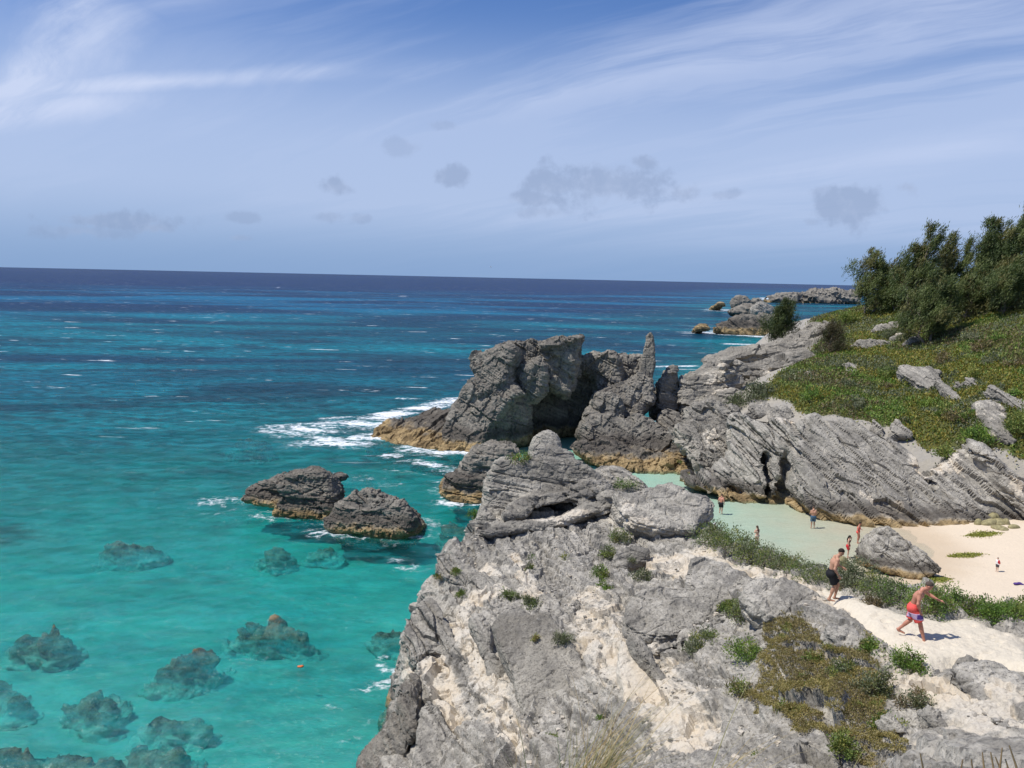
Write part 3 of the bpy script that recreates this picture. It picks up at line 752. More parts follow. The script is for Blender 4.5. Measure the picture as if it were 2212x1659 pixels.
# horn rock round its dark bay
horn = rock('sea_cliff_rock', 'tall dark grey horn shaped rock with a deep shadowed bay and thin pinnacle', [
    C('A', [(200, 275), (450, 210), (600, 150), (640, 260), (560, 420), (560, 560), (480, 610), (250, 730), (75, 740), (100, 640), (240, 480), (205, 400)], 101, (-.35, -.8, .45), 7, r=.5, E=(.25, 1, -.3)),
    C('A', [(450, 200), (620, 140), (880, 118), (915, 200), (945, 320), (940, 700), (800, 700), (560, 640), (520, 400)], 103.5, (.25, -1, .05), 5, r=.4),
    C('A', [(690, 420), (780, 370), (900, 285), (945, 380), (950, 480), (930, 690), (870, 770), (800, 760), (740, 640), (690, 520)], 101.3, (-.15, -1, .1), 5, r=.6, k=.4),
    C('A', [(60, 745), (200, 725), (540, 560), (640, 600), (710, 690), (560, 780), (430, 960), (330, 1120), (240, 1300), (0, 1330), (-80, 1200), (-60, 1000), (0, 830)], 99, (-.35, -.75, .55), 8, r=.5, E=(.2, 1, -.15)),
    C('A', [(380, 950), (680, 680), (760, 720), (800, 1000), (760, 1200), (600, 1260), (300, 1260), (300, 1100)], 101, (.55, -.85, -.12), 6, r=.5),
    C('A', [(920, 180), (1100, 130), (1330, 80), (1285, 130), (1290, 215), (1260, 280), (1265, 450), (1195, 725), (1060, 655), (940, 565), (930, 300)], 103, (-.12, -1, .12), 5, r=.35),
    C('A', [(925, 175), (1100, 122), (1335, 82), (1290, 130), (1110, 190), (930, 225)], 102.4, (-.1, -.9, .5), 4, r=.2, k=.15),
    C('A', [(700, 560), (1190, 470), (1285, 285), (1480, 420), (1560, 800), (1450, 1130), (1080, 1130), (740, 1180)], 108.5, (.2, -1, -.12), 5, r=.5),
    C('A', [(1275, 290), (1450, 268), (1620, 268), (1690, 300), (1710, 340), (1710, 580), (1490, 660), (1470, 520), (1300, 400)], 105.5, (-.3, -1, .22), 5, r=.5),
    C('A', [(1660, 285), (1930, 285), (1960, 330), (1960, 520), (1790, 620), (1690, 560)], 108, (-.05, -1, .2), 4, r=.4),
    C('A', [(1480, 660), (1790, 565), (1900, 490), (1965, 475), (2035, 520), (2055, 760), (1990, 840), (1870, 930), (1700, 920), (1470, 740)], 102, (-.1, -.9, .5), 6, r=.5),
    C('A', [(1370, 900), (1480, 750), (1500, 650), (1720, 690), (1760, 900), (1720, 960), (1420, 1010)], 99.5, (-.25, -1, .3), 6, r=.5),
    C('A', [(1340, 1010), (1400, 920), (1560, 885), (1680, 900), (1830, 950), (1870, 870), (1960, 930), (2110, 1010), (2240, 1110), (2400, 1240), (2520, 1330), (2480, 1380), (2250, 1350), (1900, 1250), (1600, 1180), (1350, 1160)], 96, (-.2, -.75, .62), 6, r=.5),
    C('A', [(1280, 1180), (1600, 1150), (2100, 1310), (2500, 1370), (2600, 1440), (2600, 1570), (2300, 1560), (1900, 1500), (1480, 1430), (1290, 1270)], 91, (0, -.5, .87), 4, r=.4),
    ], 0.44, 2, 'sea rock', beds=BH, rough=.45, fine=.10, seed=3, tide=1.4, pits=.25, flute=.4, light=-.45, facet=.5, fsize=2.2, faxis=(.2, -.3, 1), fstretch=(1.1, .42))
rock('rock_pinnacle', 'thin sharp rock pinnacle at the right end of the horn rock', [
    C('A', [(1992, 92), (2020, 62), (2046, 92), (2070, 300), (2066, 420), (2030, 560), (1960, 580), (1885, 580), (1940, 330), (1975, 200)], 104.5, (-.35, -1, .12), 1.7, r=.05, E=(0.1, 1, -.1))],
    .2, 2, rough=.16, facet=.13, fsize=.9, fine=.06, seed=4, light=-.4, faxis=(0, 0, 1), fstretch=(1.1, .4))
rock('pool_edge_rock', 'small grey rock standing in the pool behind the smooth rock wing', [
    C('1', [(1440, 1030), (1500, 1000), (1570, 985), (1640, 1005), (1720, 1060), (1800, 1115), (1790, 1160), (1600, 1160), (1480, 1110)], 63, (-.1, -.6, .75), 4, r=.15)],
    .26, 2, beds=BF, rough=.25, fine=.08, seed=6, tide=.5, light=.15)
shelf = rock('rock_shelf', 'low ochre rock shelf washed by white surf below the horn rock', [
    C('7', [(1340, 440), (1380, 350), (1450, 300), (1590, 262), (1770, 205), (1900, 205), (1980, 330), (1900, 420), (1860, 480), (1700, 470), (1450, 440)], 103.5, (-.22, -.25, .94), 4, r=.4, E=(0, .3, -1)),
    C('7', [(1580, 560), (1690, 500), (1850, 470), (1960, 420), (2010, 520), (1900, 600), (1700, 585)], 97.5, (-.1, -.3, .94), 3, r=.4, E=(0, .3, -1)),
    ], 0.4, 2, beds=Beds((.3, -.5, .8), .4, .3, 31), rough=.35, fine=.1, seed=5, tide=1.9, light=-.5, facet=.5, fsize=1.2, fstretch=(.3, 1.2), cracks=.25)
stackA = rock('sea_stack', 'dark blocky sea stack with a long low ledge on its seaward side', [
    C('7', [(690, 925), (700, 890), (760, 790), (745, 720), (800, 640), (960, 618), (1050, 655), (1092, 760), (1098, 850), (1060, 945), (900, 945), (790, 935)], 69, (-.1, -.95, .3), 4.2, r=.4),
    C('7', [(502, 800), (545, 725), (740, 645), (830, 680), (800, 850), (640, 850), (520, 830)], 71.5, (-.1, -.75, .5), 3.0, r=.2),
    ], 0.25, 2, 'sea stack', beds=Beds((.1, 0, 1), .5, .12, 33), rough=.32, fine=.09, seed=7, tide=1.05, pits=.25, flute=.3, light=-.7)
stackB = rock('sea_stack', 'pyramid shaped grey sea stack with ochre waterline nearest the headland', [
    C('7', [(1042, 975), (1060, 920), (1110, 860), (1200, 790), (1280, 735), (1345, 722), (1480, 795), (1600, 850), (1638, 930), (1615, 1010), (1530, 1065), (1450, 1065), (1250, 1035), (1085, 1030)], 64.5, (-.15, -.85, .5), 5, r=.45, E=(.05, 1, -.5)),
    ], 0.25, 2, 'sea stack', beds=Beds((.1, 0, 1), .5, .08, 34), rough=.35, fine=.09, seed=9, tide=1.0, pits=.25, flute=.25, light=-.5)
for k_, (key, pts, Y, lab) in enumerate([
    ('7', [(1050, 690), (1090, 645), (1165, 645), (1150, 680), (1080, 700)], 76, 'small red brown rock awash behind the blocky sea stack'),
    ('B', [(440, 562), (480, 530), (560, 520), (610, 548), (560, 565)], 330, 'low ochre rock awash off the dark layered point'),
    ('B', [(675, 300), (690, 275), (725, 262), (775, 280), (800, 300)], 600, 'far lone ochre rock standing in the bright blue water'),
    ]):
    rock('awash_rock', lab, [C(key, pts, Y, (0, -.6, .8), 3 * Y / 76, r=.2 * Y / 76)], .2 * Y / 76, 1, rough=.2 * Y / 76, fine=.06 * Y / 76, seed=40 + k_, tide=1.6 * Y / 120, fscale=60 / Y)
rock('shore_rock', 'dark rock with an ochre foot between the headland and the horn rock', [
    C('1', [(415, 1150), (430, 1060), (470, 1030), (530, 1050), (570, 940), (690, 830), (760, 828), (895, 855), (925, 940), (840, 1000), (740, 1120), (720, 1240), (560, 1240)], 75, (-.15, -.9, .4), 7, r=.4),
    ], 0.4, 2, beds=BF, rough=.35, fine=.09, seed=11, tide=1.5, pits=.2, light=-.5)
# the point on the right and its rocks
rock('layered_point_rock', 'long grey point of thin stacked rock layers sloping down to the sea', [
    C('B', [(400, 1040), (500, 950), (560, 850), (830, 760), (1100, 725), (1300, 680), (1500, 600), (1610, 505), (1740, 478), (1900, 500), (2100, 470), (2212, 480), (2000, 650), (1800, 800), (1500, 780), (1200, 830), (900, 860), (750, 930), (560, 1010)], 122, (-.12, -.42, .9), 5, r=.4, E=(0, .4, -1)),
    C('B', [(290, 1110), (430, 1020), (700, 955), (790, 1100), (860, 1250), (720, 1250), (620, 1400), (640, 1540), (380, 1500), (310, 1400)], 104, (-.25, -.9, .45), 7, r=.4),
    C('B', [(730, 930), (800, 950), (870, 1000), (960, 1090), (970, 1260), (870, 1250), (790, 1110)], 103.5, (.45, -1, -.1), 4, r=.3),
    C('B', [(870, 890), (960, 865), (1015, 960), (1085, 1090), (950, 1070), (860, 980)], 106, (-.1, -1, .3), 2, r=.3),
    C('B', [(755, 860), (800, 850), (900, 960), (900, 1010), (840, 990)], 104, (.3, -1, .2), 2, r=.15),
    C('B', [(1000, 940), (1250, 885), (1440, 810), (1600, 790), (1800, 890), (1820, 985), (1720, 1020), (1600, 945), (1400, 1090), (1200, 1170), (1100, 1240), (960, 1220)], 109, (-.15, -.8, .55), 5, r=.3),
    C('B', [(600, 1250), (860, 1200), (1000, 1230), (960, 1330), (700, 1400), (640, 1500), (560, 1500)], 100, (-.1, -.7, .6), 4, r=.3),
    ], 0.6, 2, 'rock point', light=-.2, beds=BP, rough=.4, fine=.10, seed=13, tide=.8, creamcap=[([at_y(*zp('B', [(650, 1050)])[0], 103.5), at_y(*zp('B', [(720, 1150)])[0], 103)], 1.6, .6), ([at_y(*zp('B', [(1150, 940)])[0], 108), at_y(*zp('B', [(1260, 960)])[0], 108)], 1.3, .7)])
rock('rock_spire', 'narrow dark rock spire standing between horn rock and layered point', [
    C('B', [(80, 1150), (110, 1090), (150, 1010), (215, 930), (285, 965), (270, 1030), (300, 1120), (300, 1440), (60, 1440)], 105, (.35, -1, .1), 3, r=.3),
    C('B', [(-10, 1260), (30, 1190), (80, 1230), (100, 1500), (0, 1500)], 108, (.3, -1, 0), 3, r=.3),
    C('B', [(110, 1430), (310, 1400), (330, 1504), (560, 1500), (520, 1700), (120, 1650)], 99, (-.1, -.8, .6), 5, r=.3),
    ], 0.46, 2, beds=BH, rough=.3, fine=.08, seed=17, light=-.5)
rock('dark_layered_point', 'dark low point of slanting layers with golden foot and surf', [
    C('B', [(620, 570), (700, 500), (850, 440), (950, 398), (1300, 400), (1400, 430), (1400, 620), (1250, 645), (1050, 650), (880, 620), (760, 610)], 330, (-.1, -.9, .4), 26, r=1, E=(.3, 1, -.12)),
    ], 1.2, 2, beds=Beds((.55, -.2, .8), 2.4, .8, 35), rough=1.0, fine=.25, seed=19, tide=3.2, fscale=.3, light=-.7)
rock('far_rock', 'spiky rock ledge reaching into the surf behind the dark layered point', [
    C('B', [(795, 355), (930, 310), (1070, 300), (1120, 350), (1085, 400), (850, 400)], 480, (-.1, -.9, .4), 20, r=1, E=(.2, 1, -.1)),
    ], 1.6, 1, beds=Beds((.5, 0, .8), 3, .8, 36), rough=1.1, fine=.3, seed=20, tide=1.8, fscale=.25, light=-.5)
rock('far_rock', 'pale leaning rock block beside the bushy tree over the bay', [
    C('B', [(1085, 330), (1110, 262), (1180, 260), (1250, 300), (1330, 350), (1345, 405), (1180, 405), (1090, 400)], 470, (.2, -.9, .3), 20, r=1),
    ], 1.5, 1, beds=Beds((.6, 0, .8), 3, .7, 37), rough=1.0, fine=.3, seed=22, fscale=.25, light=.3)
rock('far_rock', 'dark humped rock at the seaward end of the far rocks', [
    C('B', [(880, 300), (880, 212), (905, 200), (965, 203), (1060, 262), (1060, 300)], 610, (-.1, -.9, .3), 20, r=2),
    C('B', [(1050, 290), (1070, 245), (1130, 222), (1190, 262), (1190, 300)], 625, (-.1, -.9, .3), 20, r=2),
    ], 2.0, 1, beds=Beds((.5, 0, .8), 3.5, .8, 38), rough=1.2, fine=.3, seed=23, tide=1.6, fscale=.2, light=-.5)
rock('far_headland', 'far pale grey rocky headland on the horizon beyond the bay', [
    C('B', [(1225, 290), (1250, 240), (1340, 182), (1450, 182), (1590, 200), (1630, 290)], 900, (-.2, -.9, .4), 60, r=4, E=(.2, 1, -.05)),
    C('B', [(1590, 290), (1590, 196), (1650, 158), (1780, 148), (1950, 140), (2060, 158), (2200, 175), (2200, 300)], 910, (-.1, -.9, .35), 70, r=4, E=(.2, 1, -.05)),
    ], 3.0, 1, 'headland', beds=Beds((.3, 0, .9), 6, 1.5, 39), rough=3.0, fine=1.2, seed=24, fscale=.12, light=-.3, tide=1.5, facet=4, fsize=12)
# cliff of slanting beds above the pool
cliff = rock('slanting_cliff', 'long pale grey cliff of slanting beds rising above the turquoise pool', [
    C('2', [(235, 270), (300, 225), (430, 270), (560, 280), (700, 290), (760, 420), (640, 480), (560, 810), (400, 770), (210, 700), (150, 620), (270, 450)], 80, (-.55, -.7, .5), 9, r=.4, E=(.3, 1, -.35)),
    C('2', [(585, 510), (700, 300), (900, 300), (900, 900), (800, 880), (560, 810)], 79.5, (.05, -.85, .5), 8, r=.4, E=(0, 1, -.4)),
    C('2', [(715, 300), (840, 255), (900, 285), (960, 275), (1060, 265), (1250, 350), (1400, 430), (1520, 540), (1570, 650), (1720, 850), (1895, 1010), (1880, 1100), (1650, 1095), (1380, 1025), (1000, 965), (820, 850), (740, 740)], 73.5, (-.1, -.72, .68), 9, r=.4, E=(0, 1, -.55)),
    C('2', [(1000, 560), (1100, 560), (1560, 900), (1420, 960), (1250, 840)], 72.4, (-.15, -.7, .7), 2, r=.2, k=.15),
    C('2', [(1780, 470), (1870, 420), (1960, 450), (2100, 600), (2300, 780), (2300, 1030), (2150, 1000), (1980, 990), (1850, 960), (1700, 800), (1600, 640), (1700, 560)], 72, (0, -.75, .66), 6, r=.4, E=(0, 1, -.55)),
    C('2', [(1890, 440), (1960, 450), (2160, 680), (2330, 900), (2330, 960), (2120, 740)], 70.7, (0, -.75, .66), 2, r=.2, k=.15, E=(0, 1, -.55)),
    C('2', [(560, 500), (600, 480), (600, 600), (585, 820), (550, 810), (565, 640)], 76, (0, -1, .1), 6, r=.05, k=.1, op='-'),
    C('2', [(0, 640), (150, 640), (250, 760), (500, 810), (800, 870), (930, 920), (760, 950), (600, 940), (400, 870), (200, 800), (0, 720)], 78, (0, -.55, .83), 4, r=.35),
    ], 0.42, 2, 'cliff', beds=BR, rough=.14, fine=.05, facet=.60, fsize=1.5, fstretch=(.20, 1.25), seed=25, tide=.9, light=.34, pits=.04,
    creamcap=[([at_y(*p, Y) for p, Y in zip(zp('2', [(900, 520), (1100, 700), (1330, 920)]), (74.5, 72.5, 70.5))], .55, .9), ([at_y(*p, Y) for p, Y in zip(zp('2', [(1000, 520), (1180, 660), (1450, 900)]), (74.3, 72.5, 70.5))], .45, .85),
              ([at_y(*p, 77.5) for p in zp('2', [(830, 560), (840, 650)])], .6, .8), ([at_y(*p, 80) for p in zp('2', [(430, 270), (680, 300), (900, 330)])], .5, .7), ([at_y(*p, 69) for p in zp('2', [(1760, 1000), (1850, 1070)])], .6, .7),
              ([at_y(*p, 74) for p in zp('2', [(1560, 560), (1700, 560), (1700, 700)])], 1.4, .8), ([at_y(*p, 70) for p in zp('2', [(2060, 560), (2212, 720)])], 1.0, .75)])
rock('tumbled_rock', 'dark tumbled rocks and rubble between the rock spire and the slanting cliff', [
    C('0', [(1480, 880), (1540, 862), (1600, 880), (1610, 920), (1560, 950), (1500, 950)], 91, (-.2, -.7, .6), 3, r=.2),
    C('0', [(1450, 925), (1500, 905), (1560, 925), (1590, 975), (1560, 1010), (1500, 990)], 88, (-.1, -.6, .75), 3, r=.2),
    C('0', [(1500, 985), (1560, 960), (1600, 1010), (1590, 1050), (1530, 1040)], 85, (-.1, -.7, .6), 3, r=.2),
    ], .36, 2, beds=BR, rough=.3, fine=.1, seed=29, light=.0, facet=.5, fsize=1.2, cracks=.2, creamcap=[([at_y(1530, 940, 89), at_y(1560, 990, 87)], 1.0, .5)])
# boulder on the sand
boulder = rock('beach_boulder', 'big grey wedge shaped boulder lying half on sand half in the pool', [
    C('2', [(1178, 1170), (1200, 1080), (1260, 1010), (1310, 985), (1390, 1030), (1500, 1120), (1600, 1200), (1672, 1270), (1660, 1300), (1560, 1340), (1440, 1330), (1340, 1300), (1200, 1240)], 58.3, (-.25, -.8, .5), 2.6, r=.1, E=(0, 1, -.4)),
    ], 0.17, 2, 'boulder', beds=Beds((.62, -.2, .76), .35, .10, 40), rough=.18, fine=.05, seed=27, tide=.6, pits=.05, light=.4, facet=.16, fsize=.8)

# ---------------------------------------------------------------- rocks under the water
def sunken(label, px, py, rx, ry, zt, seed, h=.22):
    """drowned reef rock seen through the water; rx, ry in photo pixels, top at depth zt"""
    rs = np.random.RandomState(seed)
    pts = []
    for i in range(11):
        a = 2 * math.pi * i / 11; k = .55 + .85 * rs.rand()
        pts.append((px + rx * .66 * k * math.cos(a), py - ry * .05 + ry * .5 * k * math.sin(a)))
    zt = zt * .5 - .36
    c = C('0', pts, at_z(px, py, zt).y, (rs.normal() * .1, -.12, 1), 1.9, r=.05, E=(0, 0, -1), taper=-.75)
    o = make_rock('sunken_rock', [c], h, 1, lo=c.lo - np.array([2.4, 2.4, .8]), hi=c.hi + np.array([2.4, 2.4, .6]), rough=.6, facet=.45, fsize=.8, fine=.12, seed=seed, mat=MAT['reef'], zmin=-6, beds=Beds((.2, 0, 1), .4, .14, seed), pits=.2, keep=False)
    tag(o, label, 'reef rock', 'drowned rocks seen through the clear water')
sunken('largest drowned brown rock below the two sea stacks', 600, 1375, 95, 32, -.75, 101)
sunken('drowned brown rock with a pale patch left of the largest one', 400, 1436, 75, 28, -.3, 102)
sunken('oval drowned rock alone in turquoise water at the left', 290, 1187, 64, 18, -.7, 103)
sunken('drowned rock group near the left edge of the water', 95, 1398, 75, 25, -.8, 104)
sunken('dim drowned rock below the pale patched one', 200, 1535, 70, 36, -1.2, 105)
sunken('long thin drowned rock in the lower water', 390, 1565, 60, 14, -.9, 106)
sunken('faint drowned rock just below the left sea stack', 588, 1200, 36, 11, -.9, 107)
sunken('faint drowned rock between sea stacks and the headland', 700, 1195, 40, 16, -1.3, 108)
sunken('drowned rock off the tip of the surf covered shelf', 543, 957, 40, 14, -.3, 109)
sunken('broad drowned reef in the bottom left corner', 130, 1648, 150, 30, -.45, 110)
sunken('drowned rock on the bottom edge right of the corner reef', 330, 1640, 70, 26, -1.1, 111)
sunken('drowned rock cut by the left edge', 10, 1510, 60, 28, -1.0, 112)
sunken('small dark drowned rock close to the headland foot', 840, 1375, 26, 12, -.8, 113)
sunken('drowned brown rock awash beside the shore rock', 985, 1150, 50, 14, -.5, 114)

build_sea()
# ---------------------------------------------------------------- headland in the foreground
def hp(key, pts, Ys):
    return [at_y(*p, Y) for p, Y in zip(zp(key, pts), Ys)]
def ground(px, py):
    p = at_y(px, py, 30.0)
    d = ray(px, py); lo_, hi_ = 6.0, 75.0
    for Y in np.arange(6, 75, 0.25):
        t = Y / d.y
        if CAMZ + d.z * t < float(HEAD(np.array([d.x * t]), np.array([Y]))[0]): return Vector((d.x * t, Y, CAMZ + d.z * t))
    return at_y(px, py, 40)
def gl(pts): return [ground(*p) for p in pts]
BDH = Beds((0.80, 0.30, 0.52), 1.1, 0.20, 14, warp=1.1, wscale=.16)
def GC(key, pts, dy, *a, **k):
    pp = zp(key, pts); cx = sum(p[0] for p in pp) / len(pp); cy = sum(p[1] for p in pp) / len(pp)
    return C(key, pts, ground(cx, min(cy, 1690)).y + dy, *a, **k)
PATHP = [(p.x, p.y) for p in gl(zp('5', [(860, 470), (960, 500), (1180, 590), (1400, 655), (1650, 700), (1860, 690), (2000, 760), (2230, 800), (2330, 1060), (2080, 990), (1750, 950), (1570, 1070), (1470, 1050), (1400, 930), (1290, 870), (1080, 690), (960, 580)]))]
def trench(key, pts, dy=-1.1, T=2.2, n=(-.05, -.45, .89)): return GC(key, pts, dy, n, T, r=.03, E=None, k=.06, op='-')
TR = [trench('4', [(1300, 645), (1400, 775), (1500, 900), (1600, 1090), (1605, 1125), (1560, 1110), (1470, 935), (1380, 805), (1285, 690)]),
      trench('4', [(1640, 1160), (1700, 1260), (1790, 1370), (1780, 1385), (1690, 1280), (1630, 1180)], T=1.5),
      trench('4', [(1435, 690), (1455, 690), (1485, 800), (1505, 880), (1480, 870), (1445, 770)], T=1.9), trench('4', [(1480, 430), (1500, 430), (1510, 560), (1500, 640), (1485, 560)], T=1.9),
      trench('4', [(1880, 785), (2020, 800), (2150, 745), (2290, 700), (2400, 640), (2470, 585), (2480, 620), (2400, 700), (2290, 750), (2160, 800), (2050, 850), (1960, 830)], T=2.8),
      trench('4', [(1900, 800), (1960, 820), (2010, 920), (2045, 1010), (1990, 980), (1930, 890)], T=1.2),
      trench('6', [(1310, 570), (1380, 600), (1480, 680), (1580, 820), (1700, 930), (1900, 1030), (1760, 1010), (1740, 1090), (1690, 1060), (1600, 920), (1450, 790), (1350, 680)], T=1.9),
      trench('6', [(1020, 740), (1100, 800), (1240, 920), (1300, 945), (1180, 910), (1060, 810)], T=1.5), trench('6', [(1150, 640), (1230, 590), (1320, 570), (1290, 640), (1340, 680), (1230, 700)], T=1.5),
      trench('6', [(1600, 1230), (1680, 1290), (1720, 1340), (1640, 1330)], T=1.5), trench('6', [(1200, 1420), (1240, 1410), (1250, 1480), (1190, 1480)], T=1.5), trench('6', [(520, 1240), (640, 1300), (800, 1420), (900, 1480), (760, 1430), (620, 1340)], T=1.5),
      trench('6', [(400, 940), (470, 970), (600, 1090), (700, 1210), (640, 1170), (520, 1060)], T=1.5), trench('5', [(430, 480), (490, 470), (530, 530), (500, 570), (440, 540)], T=1.9), trench('5', [(780, 690), (820, 690), (810, 770), (770, 780)], T=1.5),
      trench('4', [(400, 1080), (430, 1100), (500, 1090), (490, 1110), (420, 1120)], T=1.5), trench('4', [(500, 850), (540, 860), (560, 920), (620, 1030), (580, 1000), (530, 920)], T=1.5), trench('4', [(800, 640), (830, 620), (890, 690), (900, 720), (850, 690)], T=1.5),
      trench('5', [(1840, 1500), (1870, 1490), (1990, 1620), (1960, 1640), (1880, 1560)], T=1.5), trench('1', [(1330, 1340), (1390, 1325), (1420, 1360), (1350, 1365)], T=1.9)]
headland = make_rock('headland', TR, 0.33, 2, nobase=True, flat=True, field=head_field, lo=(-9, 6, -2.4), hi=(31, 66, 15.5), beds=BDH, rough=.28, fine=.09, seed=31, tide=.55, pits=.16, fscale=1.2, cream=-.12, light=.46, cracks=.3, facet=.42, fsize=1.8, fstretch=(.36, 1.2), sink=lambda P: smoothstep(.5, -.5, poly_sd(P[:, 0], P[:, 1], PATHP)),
    creamcap=[(gl(zp('4', [(1800, 900), (2000, 1150), (2200, 1500)])), 1.0, .8), (gl(zp('4', [(1530, 540), (1560, 700), (1600, 900), (1750, 1050)])), .9, .62), (gl(zp('4', [(1650, 620), (1780, 800)])), 1.0, .6),
              (gl(zp('4', [(480, 900), (600, 1150), (680, 1350)])), .55, .8), (gl(zp('4', [(720, 650), (830, 1000), (930, 1250), (1100, 1500)])), .55, .75), (gl(zp('4', [(850, 380), (940, 500), (780, 600)])), .6, .85),
              (gl(zp('4', [(340, 1000), (400, 1250), (440, 1500)])), .4, .7), (gl(zp('4', [(1060, 280), (1080, 360)])), .35, .8), (gl(zp('4', [(900, 1000), (980, 1200)])), .4, .7), (gl(zp('4', [(550, 700), (800, 850), (850, 1050)])), .3, .7), (gl(zp('4', [(1100, 430), (1180, 520)])), .5, .6),
              (gl(zp('4', [(1900, 330), (2100, 300), (2200, 400)])), .9, .9), (gl(zp('4', [(1700, 0), (1800, 80)])), .6, .7),
              (gl(zp('5', [(60, 220), (330, 350), (600, 480), (800, 560)])), .6, .8), (gl(zp('5', [(700, 480), (880, 520), (1050, 600)])), .5, .8), (gl(zp('5', [(950, 880), (1100, 870), (1250, 920)])), .7, .6),
              (gl(zp('6', [(750, 600), (900, 700), (950, 760)])), .6, .8), (gl(zp('6', [(1350, 850), (1450, 1000), (1600, 1150), (1700, 1300)])), .8, .9), (gl(zp('6', [(1100, 750), (1200, 800)])), .5, .6)])
tag(headland, kind='structure')
slabs = []
def slab(label, chunks, h=.12, lv=2, **kw):
    a = dict(beds=BF, rough=.09, fine=.05, seed=len(slabs) + 51, pits=.07, fscale=1.3, facet=.12, fsize=.9, light=.25, flat=True); a.update(kw)
    h = max(h * 1.65, .06)
    o = make_rock('rock_slab', chunks, h, lv, parent=headland, **a)
    V = verts_of(o.data)
    o.matrix_parent_inverse = headland.matrix_world.inverted() if False else Matrix.Translation(-headland.location)
    o['label'] = label; slabs.append(o); return o
slab('layered grey cap rock with a dark hollow under it', [
    C('1', [(690, 1350), (712, 1200), (725, 1050), (790, 940), (860, 922), (940, 965), (1010, 912), (1160, 925), (1310, 935), (1400, 985), (1480, 1040), (1540, 1090), (1560, 1150), (1400, 1195), (1180, 1215), (1000, 1290), (850, 1370)], 50.5, (-.12, -.85, .42), 6, r=.2, E=(0, 1, -.3)),
    C('1', [(880, 1230), (1000, 1180), (1200, 1155), (1420, 1085), (1500, 1080), (1480, 1100), (1240, 1180), (1020, 1215), (900, 1260)], 48.6, (-.05, -.8, .55), 3, r=.06, k=.08),
    C('1', [(860, 1260), (1020, 1222), (1250, 1190), (1530, 1105), (1575, 1130), (1300, 1205), (1060, 1245), (880, 1290)], 48.2, (-.05, -.8, .55), 3, r=.06, k=.08),
    C('1', [(840, 1300), (1050, 1252), (1300, 1215), (1560, 1150), (1635, 1190), (1400, 1228), (1180, 1240), (1000, 1308), (860, 1345)], 47.7, (-.05, -.8, .55), 3, r=.08, k=.08),
    C('1', [(1000, 1325), (1050, 1275), (1200, 1240), (1530, 1195), (1470, 1222), (1340, 1236), (1250, 1290), (1080, 1345)], 45.4, (0, -1, .25), 5.2, r=.05, k=.06, op='-'),
    C('1', [(655, 1412), (760, 1370), (860, 1345), (1000, 1335), (1090, 1330), (1240, 1285), (1380, 1222), (1600, 1190), (1660, 1235), (1380, 1310), (1100, 1385), (740, 1435)], 46.7, (0, -.5, .86), 2.5, r=.12, E=(0, 1, -.6), k=.1),
    C('1', [(640, 1400), (700, 1250), (760, 1300), (800, 1360), (700, 1420)], 48.2, (-.3, -.8, .5), 3, r=.2)], .13, rough=.14, facet=.16, light=.1, beds=Beds((.06, -.12, .99), .5, .22, 43), creamcap=[(hp('1', [(900, 1360), (1200, 1300), (1400, 1250)], (47, 47, 47)), .5, .8)])
slab('rounded grey knob of rock at the end of the headland', [
    C('1', [(1005, 930), (1030, 830), (1055, 775), (1140, 738), (1200, 770), (1225, 855), (1300, 900), (1325, 960), (1250, 1000), (1000, 1000)], 58, (-.1, -.9, .4), 4, r=.4)], .16, beds=Beds((.1, 0, 1), .5, .08, 44))
slab('smooth pale grey rock wing with an undercut end over the pool', [
    C('1', [(1560, 1130), (1650, 1140), (1740, 1130), (1850, 1095), (1940, 1073), (2050, 1110), (2065, 1160), (2180, 1160), (2240, 1215), (2235, 1260), (2160, 1330), (2120, 1425), (2000, 1410), (1880, 1395), (1700, 1350), (1600, 1260)], 45.5, (-.05, -.35, .93), 2.2, r=.35, E=(0, .8, -.7))], .16, light=.3, creamcap=[(hp('1', [(1640, 1300), (1800, 1380)], (45, 44)), .8, .6)], rough=.2)
slab('wide flat grey slab with a pale crack down its middle', [
    GC('4', [(895, 690), (950, 620), (1080, 588), (1160, 632), (1280, 620), (1400, 780), (1490, 920), (1590, 1090), (1700, 1250), (1785, 1370), (1700, 1415), (1420, 1475), (1300, 1440), (1130, 1390), (1100, 1280), (1040, 1050), (950, 850)], -1.25, (-.12, -.46, .88), 1.3, r=.05, E=None)], .1, beds=Beds((-.2, -.5, .84), .3, .03, 45), rough=.06, facet=.06, light=-.1, cracks=.06)
slab('smooth cream coloured slab running down the middle of the headland', [
    C('4', [(1770, 800), (1830, 870), (1960, 1050), (2110, 1240), (2230, 1400), (2420, 1690), (2020, 1690), (1930, 1560), (1830, 1440), (1780, 1330), (1765, 1120), (1730, 1000), (1745, 880)], ground(1380, 1490).y - .9, (-.06, -.46, .88), 1.0, r=.05, E=None)], .1, beds=None, rough=.06, fine=.03, facet=.05, fsize=1.2, cream=.95, light=.2, pits=.02, cracks=.03)
slab('dark grey rock panel along the right edge of the cream slab', [
    C('4', [(1800, 740), (1890, 780), (1960, 850), (2020, 980), (2140, 1130), (2260, 1260), (2400, 1420), (2520, 1560), (2440, 1620), (2300, 1450), (2130, 1230), (1980, 1030), (1850, 870)], ground(1440, 1470).y - .8, (.08, -.46, .88), 1.0, r=.06, E=None)], .1, rough=.09, facet=.14, light=.05, beds=BDH)
